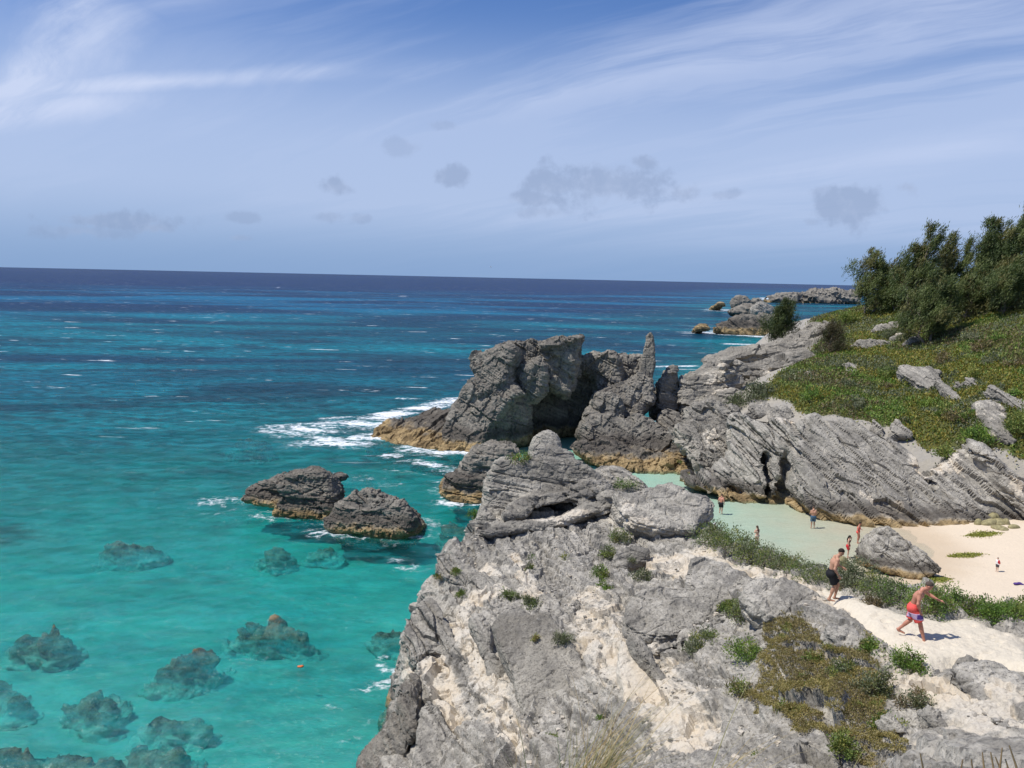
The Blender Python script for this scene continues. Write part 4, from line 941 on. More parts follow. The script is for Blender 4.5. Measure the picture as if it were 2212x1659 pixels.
for lab_, pts_, lt_ in (
    ('weathered grey rock strip at the seaward edge of the headland', [(330, 660), (400, 610), (480, 500), (540, 560), (620, 700), (690, 880), (790, 1100), (830, 1180), (760, 1130), (660, 980), (560, 900), (480, 880), (400, 960), (330, 900)], .2),
    ('long grey rock strip between two cream streaks', [(740, 640), (820, 620), (880, 680), (900, 880), (980, 1020), (1060, 1180), (1100, 1330), (1040, 1300), (960, 1180), (900, 1060), (850, 900), (790, 760)], .25),
    ('grey rock panel low on the seaward face', [(460, 1190), (560, 1290), (640, 1420), (760, 1560), (840, 1700), (360, 1700), (400, 1500), (420, 1330)], .2),
    ('rough grey crust above the wide flat slab', [(520, 240), (600, 210), (720, 300), (840, 370), (980, 380), (1180, 420), (1330, 470), (1440, 560), (1420, 640), (1300, 600), (1160, 600), (1000, 560), (900, 500), (760, 470), (620, 420), (530, 340)], .25)):
    slab(lab_, [GC('4', pts_, -.75, (-.14, -.44, .88), 1.0, r=.06, E=None)], .11, beds=BDH, rough=.12, facet=.2, fsize=1.2, fstretch=(.36, 1.2), light=lt_, cracks=.12)
slab('overhanging grey ledge above a black shadow in the middle of the headland', [
    GC('4', [(1785, 570), (1840, 500), (1950, 455), (2100, 440), (2300, 440), (2480, 430), (2590, 500), (2640, 560), (2560, 580), (2440, 560), (2400, 640), (2270, 700), (2150, 745), (2020, 800), (1900, 780), (1790, 725)], -1.6, (-.03, -.36, .93), .9, r=.1, E=None)], .12, beds=BF, rough=.16)
slab('pale boulder block beside the ledge above the central shrubs', [
    GC('4', [(1680, 420), (1690, 300), (1730, 200), (1850, 170), (1940, 190), (1965, 260), (1880, 300), (1800, 330), (1790, 440), (1760, 520)], -1.0, (-.1, -.6, .8), 1.4, r=.25, E=None)], .12, rough=.14)
slab('long pale rock rib below the walking men', [
    GC('5', [(440, 590), (330, 500), (390, 400), (500, 395), (640, 405), (760, 450), (880, 500), (1000, 590), (1085, 660), (1070, 730), (960, 720), (880, 700), (830, 740), (760, 775), (640, 720), (520, 640)], -.75, (-.02, -.38, .92), 1.0, r=.1, E=None),
    GC('5', [(0, 250), (150, 260), (380, 350), (420, 410), (380, 480), (500, 560), (380, 590), (200, 560), (0, 560)], -.8, (-.03, -.32, .94), 1.0, r=.12, E=None),
    GC('5', [(880, 700), (1070, 700), (1250, 880), (1400, 930), (1350, 960), (1150, 900), (960, 800)], -.5, (.1, -.45, .87), .8, r=.1, E=None)], .14, light=.45, beds=Beds((.2, -.35, .9), .3, .09, 46), rough=.15)
slab('large smooth pale slab with a deep shadow under its edge at the right', [
    GC('6', [(1190, 400), (1215, 310), (1300, 280), (1600, 300), (1850, 360), (2000, 470), (2160, 570), (2160, 1060), (1900, 1025), (1700, 920), (1580, 800), (1480, 650), (1340, 555), (1270, 440)], -1.15, (-.06, -.36, .93), .8, r=.05, E=None)], .055, 1, light=.55, beds=Beds((-.1, -.35, .93), .25, .04, 47), rough=.08, fine=.03)
slab('second smooth pale slab at the lower right edge', [
    GC('6', [(1735, 1015), (1900, 1005), (2160, 1075), (2160, 1540), (1900, 1430), (1770, 1350), (1755, 1180)], -.9, (-.06, -.38, .92), .7, r=.05, E=None)], .055, 1, light=.5, beds=Beds((-.1, -.35, .93), .25, .04, 48), rough=.08, fine=.03)
slab('narrow slanting rib of rock under the mossy bank', [
    GC('6', [(380, 960), (470, 990), (620, 1130), (720, 1290), (850, 1420), (780, 1440), (640, 1300), (520, 1160)], -.45, (.3, -.5, .8), .5, r=.1, E=None),
    GC('6', [(900, 820), (1000, 930), (1160, 1100), (1300, 1320), (1400, 1500), (1300, 1500), (1180, 1330), (1050, 1130), (900, 960)], -.45, (.25, -.5, .82), .5, r=.1, E=None)], .055, 1, light=.2, beds=BD, rough=.1, fine=.04)
slab('dark brown rock buttress at the foot of the sea cliff', [
    C('4', [(-60, 1800), (60, 1600), (150, 1500), (250, 1330), (280, 1180), (345, 1130), (400, 1250), (400, 1420), (330, 1600), (300, 1800)], 32.0, (-.6, -.7, .4), 3.0, r=.15)], .14, rough=.16, light=-.55, pits=0, seed=77, beds=BD)
slab('pitted near rock at the bottom edge of the view', [
    C('6', [(380, 1760), (500, 1610), (700, 1545), (900, 1525), (1100, 1480), (1300, 1500), (1560, 1520), (1700, 1600), (1760, 1760)], 8.8, (-.05, -.45, .9), .6, r=.1, E=None),
    C('6', [(-700, 1760), (-560, 1690), (-200, 1640), (-60, 1560), (90, 1640), (200, 1760)], 9.4, (-.05, -.5, .86), .5, r=.08, E=None)], .04, 2, rough=.05, fine=.035, beds=None, pits=.03, fscale=5, light=.25)
# ---------------------------------------------------------------- path of white sand on the headland
def sand_path():
    pl = PATHP
    q = np.array(pl); st = 0.09
    xs = np.arange(q[:, 0].min() - .6, q[:, 0].max() + .6, st); ys = np.arange(q[:, 1].min() - .6, q[:, 1].max() + .6, st)
    X, Y = np.meshgrid(xs, ys, indexing='ij')
    Z = HEAD(X, Y); P = np.stack([X.ravel(), Y.ravel(), Z.ravel()], 1).astype(np.float32)
    d = poly_sd(P[:, 0], P[:, 1], pl) + 0.35 * fbm(P * 0.9, 3, 71)
    P[:, 2] += 0.12 - 0.45 * smoothstep(-0.45, 0.6, d) + 0.04 * fbm(P * 1.6, 3, 72) + .02 * fbm(P * 5, 2, 73)
    rs = np.random.RandomState(3)                   # scuffs and footprints
    for k in range(420):
        c = P[rs.randint(len(P))]; a = rs.rand() * 3.14; dx, dy = P[:, 0] - c[0], P[:, 1] - c[1]
        u, v = dx * math.cos(a) + dy * math.sin(a), -dx * math.sin(a) + dy * math.cos(a)
        e = (u / .16) ** 2 + (v / .09) ** 2; m_ = e < 6
        P[m_, 2] += .05 * (-np.exp(-e[m_]) + .45 * np.exp(-((np.sqrt(e[m_]) - 1.5) / .5) ** 2))
    nx, ny = X.shape
    i = (np.arange(nx - 1)[:, None] * ny + np.arange(ny - 1)[None]).ravel()
    F = np.stack([i, i + ny, i + ny + 1, i + 1], 1); F = F[(d[F] < 0.55).any(1)]
    o = link('sand_path', mesh_np('sand_path', P, F), MAT['path']); tag(o, kind='structure')
MAT['path'] = sand_mat('path_sand', (0.62, 0.555, 0.44), (0.62, 0.555, 0.44))
sand_path()
def foot_z(x, y): return float(HEAD(np.array([x]), np.array([y]))[0]) + 0.12

# ---------------------------------------------------------------- vegetation helpers
def leaf_mat():
    m, g = new_mat('leaves')
    at_ = g.n('ShaderNodeAttribute', attribute_name='tint')
    pos = g.n('ShaderNodeNewGeometry').outputs['Position']
    c = g.mix(g.ramp(g.noise(pos, 2.2, 3), .3, .7), g.mix(1.0, at_.outputs['Color'], (.78, .78, .8), 'MULTIPLY'), at_.outputs['Color'])
    d = g.n('ShaderNodeBsdfPrincipled', {'Base Color': c, 'Roughness': 0.55, 'Specular IOR Level': 0.3})
    t = g.n('ShaderNodeBsdfTranslucent', {'Color': g.mix(1.0, c, (1.25, 1.3, .7), 'MULTIPLY')})
    mx = g.n('ShaderNodeMixShader', {0: 0.22, 1: d.outputs[0], 2: t.outputs[0]})
    g.n('ShaderNodeOutputMaterial', {'Surface': mx.outputs[0]})
    return m
MAT['leaf'] = leaf_mat()
def plain(name, col, rough=.8, nscale=8, var=.3):
    m, g = new_mat(name)
    pos = g.n('ShaderNodeNewGeometry').outputs['Position']
    c = g.mix(g.ramp(g.noise(pos, nscale, 4, .6), .35, .65), tuple(x * (1 - var) for x in col), col)
    b = g.n('ShaderNodeBsdfPrincipled', {'Base Color': c, 'Roughness': rough, 'Specular IOR Level': .3})
    g.n('ShaderNodeOutputMaterial', {'Surface': b.outputs[0]})
    return m
MAT['bark'] = plain('grey_bark', (.26, .21, .165), .9)
MAT['twig'] = plain('dry_twig', (.33, .28, .22), .9)
def leaves_mesh(name, P, D, L, Wd, colr, rs, bend=.25):
    """one bent leaf (two quads) per point: base P, direction D, length L, width Wd, colour per leaf"""
    n = len(P); P = np.asarray(P, np.float32); D = D / (np.linalg.norm(D, axis=1, keepdims=True) + 1e-9)
    R = rs.normal(size=(n, 3)); S = np.cross(D, R); S /= np.linalg.norm(S, axis=1, keepdims=True) + 1e-9
    U = np.cross(S, D)
    L = np.broadcast_to(np.asarray(L, np.float32), (n,))[:, None]; Wd = np.broadcast_to(np.asarray(Wd, np.float32), (n,))[:, None]
    m_ = P + D * L * .55 + U * L * bend * .25; t = P + D * L - U * L * bend * .15
    V = np.stack([P, m_ + S * Wd * .5, t, m_ - S * Wd * .5], 1).reshape(-1, 3)
    F = np.arange(n * 4).reshape(n, 4)
    me = mesh_np(name, V, F, smooth=False)
    ca = me.attributes.new('tint', 'FLOAT_COLOR', 'POINT')
    cc = np.ones((n, 4, 4), np.float32); cc[:, :, :3] = np.asarray(colr, np.float32)[:, None, :]
    ca.data.foreach_set('color', cc.ravel())
    return me
def tubes_mesh(name, lines, sides=6):
    """lines: list of [(point, radius), ...]"""
    V, F = [], []
    for ln in lines:
        n = len(ln); base = len(V)
        for i, (p, r) in enumerate(ln):
            p = Vector(p); a = Vector(ln[max(i - 1, 0)][0]); b = Vector(ln[min(i + 1, n - 1)][0])
            d = (b - a).normalized() if (b - a).length > 1e-6 else Vector((0, 0, 1))
            u = d.orthogonal().normalized(); v = d.cross(u)
            for k in range(sides):
                an = 2 * math.pi * k / sides
                V.append(p + (u * math.cos(an) + v * math.sin(an)) * r)
        for i in range(n - 1):
            for k in range(sides):
                k1 = (k + 1) % sides
                F.append((base + i * sides + k, base + i * sides + k1, base + (i + 1) * sides + k1, base + (i + 1) * sides + k))
    return mesh_np(name, [tuple(v) for v in V], F)
def pick(rs, n, cols, p):
    c = np.array(cols)[rs.choice(len(cols), n, p=p)]
    return c * (0.82 + 0.36 * rs.rand(n, 1))
GREEN = [(0.119, 0.179, 0.043), (0.166, 0.230, 0.055), (0.221, 0.266, 0.069), (0.300, 0.302, 0.079)]
GREYG = [(.15, .175, .095), (.20, .22, .13), (.12, .15, .07), (.25, .255, .155)]
BRIGHT = [(0.128, 0.232, 0.041), (0.187, 0.293, 0.048), (0.255, 0.342, 0.068), (0.105, 0.178, 0.041)]
DARK = [(0.075, 0.108, 0.034), (0.106, 0.140, 0.043), (0.139, 0.169, 0.052), (0.188, 0.179, 0.064)]
OLIVE = [(0.302, 0.246, 0.084), (0.370, 0.297, 0.112), (0.246, 0.224, 0.073), (0.403, 0.336, 0.157)]
BROWN = [(.22, .165, .09), (.27, .21, .12), (.17, .135, .065), (.16, .16, .06)]
def shrub(label, loc, rx, ry, h, nl, ls, cols, seed, group='shrubs on the headland', name='shrub', lean=(0, 0), stems=6, up=.6, cat='shrub', clumps=None, gap=.0):
    rs = np.random.RandomState(seed)
    root = empty(name, loc); tag(root, label, cat, group)
    nc = clumps or max(10, nl // 26)
    # clump centres through an uneven dome
    th = rs.rand(nc) * 2 * math.pi; rr = np.sqrt(rs.rand(nc)) ; zz_ = rs.rand(nc) ** .7
    lob = 0.72 + .38 * np.sin(th * 2 + seed) * np.cos(th * 3 + seed * 2)
    c = np.stack([np.cos(th) * rr * rx * lob, np.sin(th) * rr * ry * lob, h * zz_ * np.sqrt(np.clip(1.08 - rr ** 2, 0, 1)) * (0.72 + .5 * rs.rand(nc))], 1)
    c[:, 0] += lean[0] * c[:, 2]; c[:, 1] += lean[1] * c[:, 2]
    k = rs.randint(0, nc, nl)
    sp = 0.13 * max(rx, ry) + ls * .5
    P = c[k] + rs.normal(size=(nl, 3)) * sp * .55
    P[:, 2] = np.maximum(P[:, 2], -0.02 * h)
    D = (P - c[k]) / sp * .8 + rs.normal(size=(nl, 3)) * .45 + np.array([lean[0], lean[1], up])
    cc = pick(rs, nc, cols, None)[k] * (.8 + .4 * rs.rand(nl, 1))
    lf = leaves_mesh('foliage', P, D, ls * (.7 + .6 * rs.rand(nl)), ls * .42 * (.8 + .4 * rs.rand(nl)), cc, rs)
    link('foliage', lf, MAT['leaf'], root)
    lines = []
    for i in range(stems):
        e = Vector(c[rs.randint(nc)]); b = Vector((rs.normal() * rx * .15, rs.normal() * ry * .15, -.12))
        m_ = b.lerp(e, .5) + Vector(rs.normal(size=3) * .08 * h); r0 = .018 + .012 * h
        lines.append([(b, r0), (m_, r0 * .7), (e, r0 * .25)])
        for q in range(2):
            e2 = m_.lerp(Vector(c[rs.randint(nc)]), .7); lines.append([(m_, r0 * .5), (m_.lerp(e2, .6) + Vector(rs.normal(size=3) * .03 * h), r0 * .35), (e2, r0 * .15)])
    link('stem', tubes_mesh('stem', lines, 5), MAT['twig'], root)
    return root

# ---------------------------------------------------------------- green hill
GREENP = None
def hill_hit(px, py):
    d = ray(px, py)
    for Y in np.arange(66, 170, 0.4):
        t = Y / d.y
        if CAMZ + d.z * t < float(hill_h(np.array([d.x * t]), np.array([Y]))[0]): return Vector((d.x * t, Y, CAMZ + d.z * t))
    return at_y(px, py, 120)
def build_hill():
    global GREENP
    GREENP = [tuple(hill_hit(*p))[:2] for p in [(1630, 862), (1700, 872), (1740, 905), (1830, 902), (1900, 930), (1960, 950), (2010, 968), (2060, 965), (2130, 980), (2170, 965), (2212, 990), (2300, 1010)]] + [(120, 92), (150, 130), (150, 220), (80, 190), (52, 150)] + [tuple(hill_hit(*p))[:2] for p in [(1750, 700), (1755, 740), (1725, 785), (1665, 825)]]
    xs = np.arange(18, 152, 0.7, dtype=np.float32); ys = np.arange(64, 236, 0.7, dtype=np.float32)
    X, Y = np.meshgrid(xs, ys, indexing='ij'); Z = hill_h(X, Y)
    P = np.stack([X.ravel(), Y.ravel(), Z.ravel()], 1).astype(np.float32)
    P[:, 2] += 0.35 * fbm(P * .30, 3, 81) + .22 * fbm(P * .9, 3, 82)
    d = poly_sd(P[:, 0], P[:, 1], GREENP) + 1.6 * fbm(P * .25, 3, 83)
    veg = smoothstep(.7, -.7, d)
    nx, ny = X.shape
    i = (np.arange(nx - 1)[:, None] * ny + np.arange(ny - 1)[None]).ravel()
    F = np.stack([i, i + ny, i + ny + 1, i + 1], 1); F = F[(P[F, 2] > -2.5).any(1)]
    m, g = new_mat('hill_soil')
    pos = g.n('ShaderNodeNewGeometry').outputs['Position']
    n1 = g.noise(pos, .35, 5, .6); n2 = g.noise(pos, 2.6, 6, .65)
    soil = g.mix(n2, (.25, .232, .198), (.44, .40, .325)); soil = g.mix(g.ramp(n1, .4, .6, .65, 0), soil, (.30, .285, .26))
    grn = g.mix(n2, (.05, .062, .022), (.12, .12, .04))
    c = g.mix(g.ramp(g.math('ADD', attr(g, 'veg'), g.math('MULTIPLY', g.math('SUBTRACT', n2, .5), .7)), .4, .6), soil, grn)
    bp = g.n('ShaderNodeBump', {'Strength': .8, 'Distance': .2, 'Height': n2})
    b = g.n('ShaderNodeBsdfPrincipled', {'Base Color': c, 'Roughness': .95, 'Normal': bp.outputs[0], 'Specular IOR Level': .15})
    g.n('ShaderNodeOutputMaterial', {'Surface': b.outputs[0]})
    o = link('hillside', mesh_np('hillside', P, F, {'veg': veg}), m); tag(o, kind='structure')
    ROCKS.append((P, F))
    # leaves of the ground cover
    rs = np.random.RandomState(5); n = 330000
    x = rs.uniform(20, 100, n); y = 68 + (140 - 68) * rs.rand(n) ** 1.5
    keep = (np.abs(x / y) < .64) & (x / y > .2); x, y = x[keep], y[keep]
    q = np.stack([x, y, 0 * x], 1).astype(np.float32)
    # the same hummocks as the ground
    fx = np.clip(((x - xs[0]) / .7), 0, nx - 2); fy = np.clip((y - ys[0]) / .7, 0, ny - 2)
    ix, iy = fx.astype(int), fy.astype(int); fx, fy = fx - ix, fy - iy
    Zg = P[:, 2].reshape(nx, ny); Vg = veg.reshape(nx, ny)
    bl = lambda A: (A[ix, iy] * (1 - fx) * (1 - fy) + A[ix + 1, iy] * fx * (1 - fy) + A[ix, iy + 1] * (1 - fx) * fy + A[ix + 1, iy + 1] * fx * fy)
    z = bl(Zg); v = bl(Vg)
    pn = fbm(q * .17, 3, 91); pn2 = fbm(q * .55, 3, 92); pn3 = fbm(q * .10 + 7, 3, 93)
    keep = (rs.rand(len(x)) < v * 1.05 + .06 * (v < .5) * (pn2 > .25)) & (z > .8)
    x, y, z, q, pn, pn2, pn3 = x[keep], y[keep], z[keep], q[keep], pn[keep], pn2[keep], pn3[keep]; n = len(x)
    hum = np.clip(pn2 + .25, 0, 1) * .45
    Pp = np.stack([x, y, z + hum * rs.rand(n) + rs.rand(n) * .10], 1)
    D = rs.normal(size=(n, 3)) * .55 + np.array([.15, -.1, .75])
    cc = pick(rs, n, GREEN, None)
    def put(mask, cols):
        nonlocal cc
        cc[mask] = pick(rs, int(mask.sum()), cols, None)
    put((pn > .10) & (rs.rand(n) < .75), BRIGHT)
    put((pn3 > .0) & (rs.rand(n) < .68), [(.25, .235, .04), (.33, .285, .05), (.20, .21, .04), (.30, .24, .06)])
    put((pn < -.08) & (rs.rand(n) < .7), GREYG)
    put((pn3 < -.16) & (rs.rand(n) < .5), BROWN)
    me = leaves_mesh('ground_cover', Pp, D, .26 * (.6 + .8 * rs.rand(n)), .15 * (.7 + .6 * rs.rand(n)), cc, rs)
    o = link('ground_cover', me, MAT['leaf']); tag(o, kind='stuff')
build_hill()

# rocks breaking out of the green hill
BS = Beds((.62, -.1, .78), .45, .22, 61)
def HC(key, pts, dy, n=(0, -1, .2), T=1.5, r=.1, E=(0, .8, -.6), **kw):
    pp = zp(key, pts); cx = sum(p[0] for p in pp) / len(pp); cy = sum(p[1] for p in pp) / len(pp)
    return C(key, pts, hill_hit(cx, cy).y + dy, n, T, r=r, E=E, **kw)
def hrock(label, chunks, h=.22, lv=1, cat='rock', **kw):
    a = dict(beds=BS, rough=.12, fine=.06, seed=61 + len(ROCKS), pits=.06, light=.2, cracks=.08, flat=True, facet=.16, fsize=1.2, fstretch=(.4, 1.2)); a.update(kw)
    o = make_rock('rock_outcrop', chunks, h * 1.5, lv, **a); tag(o, label, cat, 'rocks on the green hill'); return o
def hY(px, py, dy=0): return hill_hit(px, py).y + dy
hrock('long slanting rock slab jutting from the green slope over its own shadow', [
    HC('C', [(488, 575), (520, 545), (600, 538), (700, 560), (870, 572), (1005, 620), (960, 665), (1100, 800), (1210, 930), (1372, 1100), (1310, 1138), (1150, 1060), (1000, 965), (800, 830), (640, 720), (520, 650)], -1.3, (-.12, -.44, .89), 1.5, r=.15, E=(.1, .7, -.7)),
    HC('C', [(900, 700), (960, 690), (1100, 800), (1200, 900), (1330, 1050), (1240, 1020), (1050, 860)], -1.5, (-.12, -.44, .89), 1.0, r=.1, E=None)], .16, 2)
hrock('broken rock ledge with a dark underside near the right edge of the slope', [
    HC('C', [(1555, 775), (1600, 765), (1700, 830), (1850, 900), (1960, 960), (2100, 1040), (2100, 1180), (1952, 1105), (1800, 990), (1680, 900), (1590, 830)], -1.0, (-.1, -.5, .85), 1.6, r=.15),
    HC('C', [(1240, 735), (1300, 680), (1395, 690), (1400, 740), (1520, 830), (1480, 850), (1330, 770)], -.9, (-.1, -.45, .88), 1.2, r=.1)], .16, 2)
hrock('grey bare rock patch with cream streaks below the broken ledge', [
    HC('C', [(1400, 970), (1560, 950), (1700, 1010), (1785, 1090), (1760, 1200), (1720, 1290), (1620, 1290), (1560, 1210), (1450, 1080)], -.7, (-.1, -.45, .88), 1.5, r=.2),
    HC('C', [(1540, 1180), (1700, 1180), (1800, 1330), (1880, 1440), (1820, 1470), (1700, 1400), (1600, 1330)], -.6, (0, -.5, .85), 1.5, r=.2)], .2, 1, cream=.25)
hrock('small tilted block sitting above the slanting slab', [HC('C', [(1150, 760), (1180, 730), (1210, 740), (1228, 790), (1200, 815), (1160, 800)], -.9, (-.2, -.8, .4), .8, r=.1)], .1, 1, rough=.08)
hrock('rounded pale rock face beside the trees with stacked layers', [
    HC('C', [(155, 170), (190, 110), (240, 60), (330, 45), (450, 15), (540, 20), (540, 120), (480, 200), (350, 200), (170, 205)], -1.4, (-.2, -.8, .5), 4, r=.4),
    HC('C', [(-20, 260), (120, 215), (330, 225), (455, 295), (395, 405), (180, 412), (50, 340)], -1.4, (-.1, -.85, .45), 4, r=.4),
    HC('C', [(380, 200), (550, 150), (560, 280), (440, 290)], -1.4, (0, -.9, .4), 3, r=.3),
    HC('C', [(530, 345), (560, 270), (620, 220), (700, 185), (760, 220), (785, 300), (660, 355)], -1.4, (0, -.85, .5), 3, r=.3)], .28, 2, creamcap=[([hill_hit(*p) + Vector((0, -1.0, 0)) for p in zp('C', [(500, 70), (490, 150), (470, 230)])], .8, 1.0)])
hrock('grey rock ledge at the left edge of the green slope', [
    HC('B', [(1980, 1030), (1990, 935), (2100, 905), (2160, 930), (2230, 960), (2230, 1000), (2060, 1030)], -.8, (-.1, -.5, .85), 1.5, r=.15)], .2, 1)
hrock('small grey stone left of the ledge on the green slope', [
    HC('B', [(1590, 1075), (1610, 1015), (1680, 1005), (1710, 1040), (1640, 1085)], -.8, (-.1, -.5, .85), 1, r=.15)], .2, 1)
hrock('grey rock blocks by the cream sandy gap above the cliff', [
    HC('B', [(980, 1460), (1060, 1340), (1150, 1340), (1170, 1290), (1215, 1295), (1270, 1400), (1260, 1480), (1180, 1470), (1120, 1500)], -1.4, (-.2, -.8, .5), 2, r=.2),
    HC('B', [(1280, 1480), (1270, 1370), (1350, 1345), (1440, 1360), (1500, 1440), (1510, 1500), (1400, 1530)], -1.4, (-.2, -.7, .6), 2, r=.25),
    HC('B', [(780, 1480), (880, 1420), (960, 1470), (1100, 1504), (1050, 1600), (850, 1600)], -1.4, (-.2, -.7, .6), 2, r=.25)], .2, 1, light=.25)
hrock('purplish jagged stones in the brush at the top of the cliff', [
    HC('C', [(400, 1380), (440, 1180), (480, 1160), (560, 1260), (650, 1330), (660, 1390), (540, 1385)], -1.4, (-.1, -.7, .7), 1, r=.12),
    HC('C', [(180, 1240), (200, 1170), (300, 1240), (330, 1370), (250, 1330)], -1.4, (-.1, -.7, .7), 1, r=.12)], .16, 1, light=0)

# ---------------------------------------------------------------- trees
def tree(label, base, h, spread, seed, cols=DARK, n=9000, wind=.28, thin=False, trunkr=.16, low=.12, blade=.36, group='trees on the hill'):
    rs = np.random.RandomState(seed); n = int(n * 1.35); blade *= 1.08
    root = empty('tree', base); tag(root, label, 'tree', group)
    lines = []; tips = []
    def wp(z, off): return Vector((off[0] + wind * .35 * z * z / h, off[1], z))
    trunks = 1 if thin else 2
    for t_ in range(trunks):
        ox, oy = rs.normal() * spread * .16 * t_, rs.normal() * spread * .12 * t_
        ht = h * (1 - .2 * t_)
        pts = [(Vector((ox * .3, oy * .3, -.5)), trunkr)]
        for k in range(1, 8):
            z = ht * k / 7.5
            pts.append((wp(z, (ox + rs.normal() * .10 * k ** .5, oy + rs.normal() * .1)), trunkr * (1 - .87 * k / 7)))
        lines.append(pts); tips.append((pts[-1][0], .6))
        nb = int((11 if thin else 26))
        for b in range(nb):
            f = low + (.98 - low) * (b + rs.rand()) / nb
            z = ht * f; k = min(6, int(f * 7)); p0 = pts[k][0].lerp(pts[k + 1][0], f * 7 - k if f * 7 - k < 1 else 1.0)
            a = rs.rand() * 2 * math.pi
            ln = spread * (1.04 - f) ** .62 * (.45 + .65 * rs.rand()) * (.8 if thin else 1)
            dr = Vector((math.cos(a) + wind * 1.1, math.sin(a), .30 + .7 * f)).normalized()
            p1 = p0 + dr * ln * .5 + Vector((0, 0, -.04 * ln)); p2 = p0 + dr * ln + Vector((wind * ln * .5, 0, .16 * ln))
            r0 = trunkr * .42 * (1.05 - f)
            lines.append([(p0, r0), (p1, r0 * .6), (p2, .012)])
            for q in (.45, .7, .88, 1.0):
                pc = p0.lerp(p1, q * 2) if q < .5 else p1.lerp(p2, q * 2 - 1)
                tips.append((pc + Vector(rs.normal(size=3) * .16 * ln), .35 + .35 * ln * .5))
    T = np.array([list(t[0]) for t in tips]); Rr = np.array([t[1] for t in tips])
    k = rs.choice(len(T), n, p=(Rr ** 1.6) / (Rr ** 1.6).sum())
    G = rs.normal(size=(n, 3)) * np.array([.62, .62, .46])
    sw_ = np.array([wind * 1.6, 0, .9]); sw_ /= np.linalg.norm(sw_)
    P = T[k] + G * Rr[k][:, None] * .52 + sw_ * (rs.normal(size=(n, 1)) * Rr[k][:, None] * .52)
    D = np.array([wind * 2.4, 0, .85]) + rs.normal(size=(n, 3)) * .42 + G * .2
    tcol = pick(rs, len(T), cols, None)[k] * (.8 + .4 * rs.rand(n, 1))
    me = leaves_mesh('crown', P, D, blade * (.7 + .9 * rs.rand(n)), blade * .2, tcol, rs, bend=.4)
    link('trunk', tubes_mesh('trunk', lines, 6), MAT['bark'], root)
    link('crown', me, MAT['leaf'], root)
    return root
def tb(px, py, Y): 
    p = at_y(px, py, Y); p.z = float(hill_h(np.array([p.x]), np.array([p.y]))[0]); return p
def th_(px, ytop, Y, base): return at_y(px, ytop, Y).z - base.z
for lab, px, pyb, Y, ytop, spread, kw in [
    ('leftmost windswept dark green tree of the hilltop row', 1868, 680, 126, 552, 4.6, dict(n=12000)),
    ('small dark tree filling the gap beside the leftmost hilltop tree', 1935, 690, 124, 590, 3.6, dict(n=9000)),
    ('tall ragged olive green tree with an open top in the middle of the row', 1975, 705, 114, 488, 4.6, dict(n=15000, cols=DARK + [(.10, .095, .03)])),
    ('olive green tree leaning right just behind the ragged one', 2020, 700, 117, 508, 3.8, dict(n=9000, cols=DARK + [(.10, .095, .03)])),
    ('thin tree with a small tufted top between two dense crowns', 2068, 700, 118, 525, 2.0, dict(n=2600, thin=True)),
    ('dense dark tree with stepped spiky tops right of the thin one', 2120, 715, 112, 475, 4.6, dict(n=17000)),
    ('tallest dark tree with a pointed spire at the right of the row', 2178, 720, 110, 436, 4.8, dict(n=20000)),
    ('dark tree cut off by the right edge of the picture', 2235, 720, 108, 440, 4.8, dict(n=17000)),
    ('low spreading dark tree in front of the tallest ones', 2160, 705, 106, 570, 4.6, dict(n=14000, low=.05)),
    ('low bushy tree with a pale trunk above the rock face', 2010, 720, 106, 600, 4.2, dict(n=13000, low=.08)),
    ('low dark bush like tree between the middle tree and the right group', 2085, 715, 109, 605, 3.6, dict(n=9000, low=.05)),
    ]:
    ytop -= 9; b = tb(px, pyb, Y); tree(lab, b, th_(px, ytop, Y, b), spread, int(px), **kw)
b = at_y(1690, 738, 128); tree('bushy green tree alone on the edge of the layered point', b, at_y(1700, 648, 128).z - b.z, 2.9, 401, cols=[(.05, .075, .022), (.075, .10, .03), (.10, .12, .035)], n=9000, low=.05, wind=.18, blade=.3)
b = at_y(1790, 768, 110); tree('brownish half bare shrubby tree on the layered point', b, at_y(1790, 695, 110).z - b.z, 2.6, 402, cols=[(.11, .085, .04), (.085, .085, .035), (.14, .11, .06), (.06, .07, .025)], n=5000, low=.05, wind=.1, blade=.24)
for px, py, w_, h_, c_, lab in [(1640, 860, 2.2, 1.5, GREYG, 'grey green shrub at the left end of the hill'), (1595, 880, 1.8, 1.4, GREYG, 'pale grey green shrub on the dark rocks left of the hill'), (1565, 905, 1.5, 1.5, GREYG, 'drooping grey green shrub above the cliff corner'),
                        (2130, 950, 2.0, 1.0, BRIGHT, 'bright green bush hanging over the cliff top'), (2210, 930, 2.6, 1.6, GREEN, 'dark green bush at the right edge of the slope'), (2045, 985, .9, .6, GREEN, 'small green bush on the upper cliff face'), (2050, 1055, .8, .5, GREYG, 'tiny grey green plant halfway up the cliff'),
                        (1850, 960, .5, .35, GREEN, 'tiny green plant rooted in the slanting cliff'), (2020, 1110, .5, .3, GREEN, 'tiny green tuft near the foot of the cliff'), (1830, 700, 2.4, 1.3, GREEN, 'low green bush under the leftmost hilltop tree'), (1930, 730, 2.2, 1.0, GREYG, 'grey green bush above the rounded rock face'), (1905, 660, 2.0, 2.4, [(.09, .09, .035), (.12, .10, .05)], 'thin brownish bush at the left edge of the tree row')]:
    best = None
    p = hill_hit(px, py) if py < 965 else at_y(px, py, 76 if px < 2100 else 72)
    shrub(lab, p, w_, w_ * .8, h_, int(900 * w_), .24, c_, int(px + py), 'shrubs on the hill', stems=4)

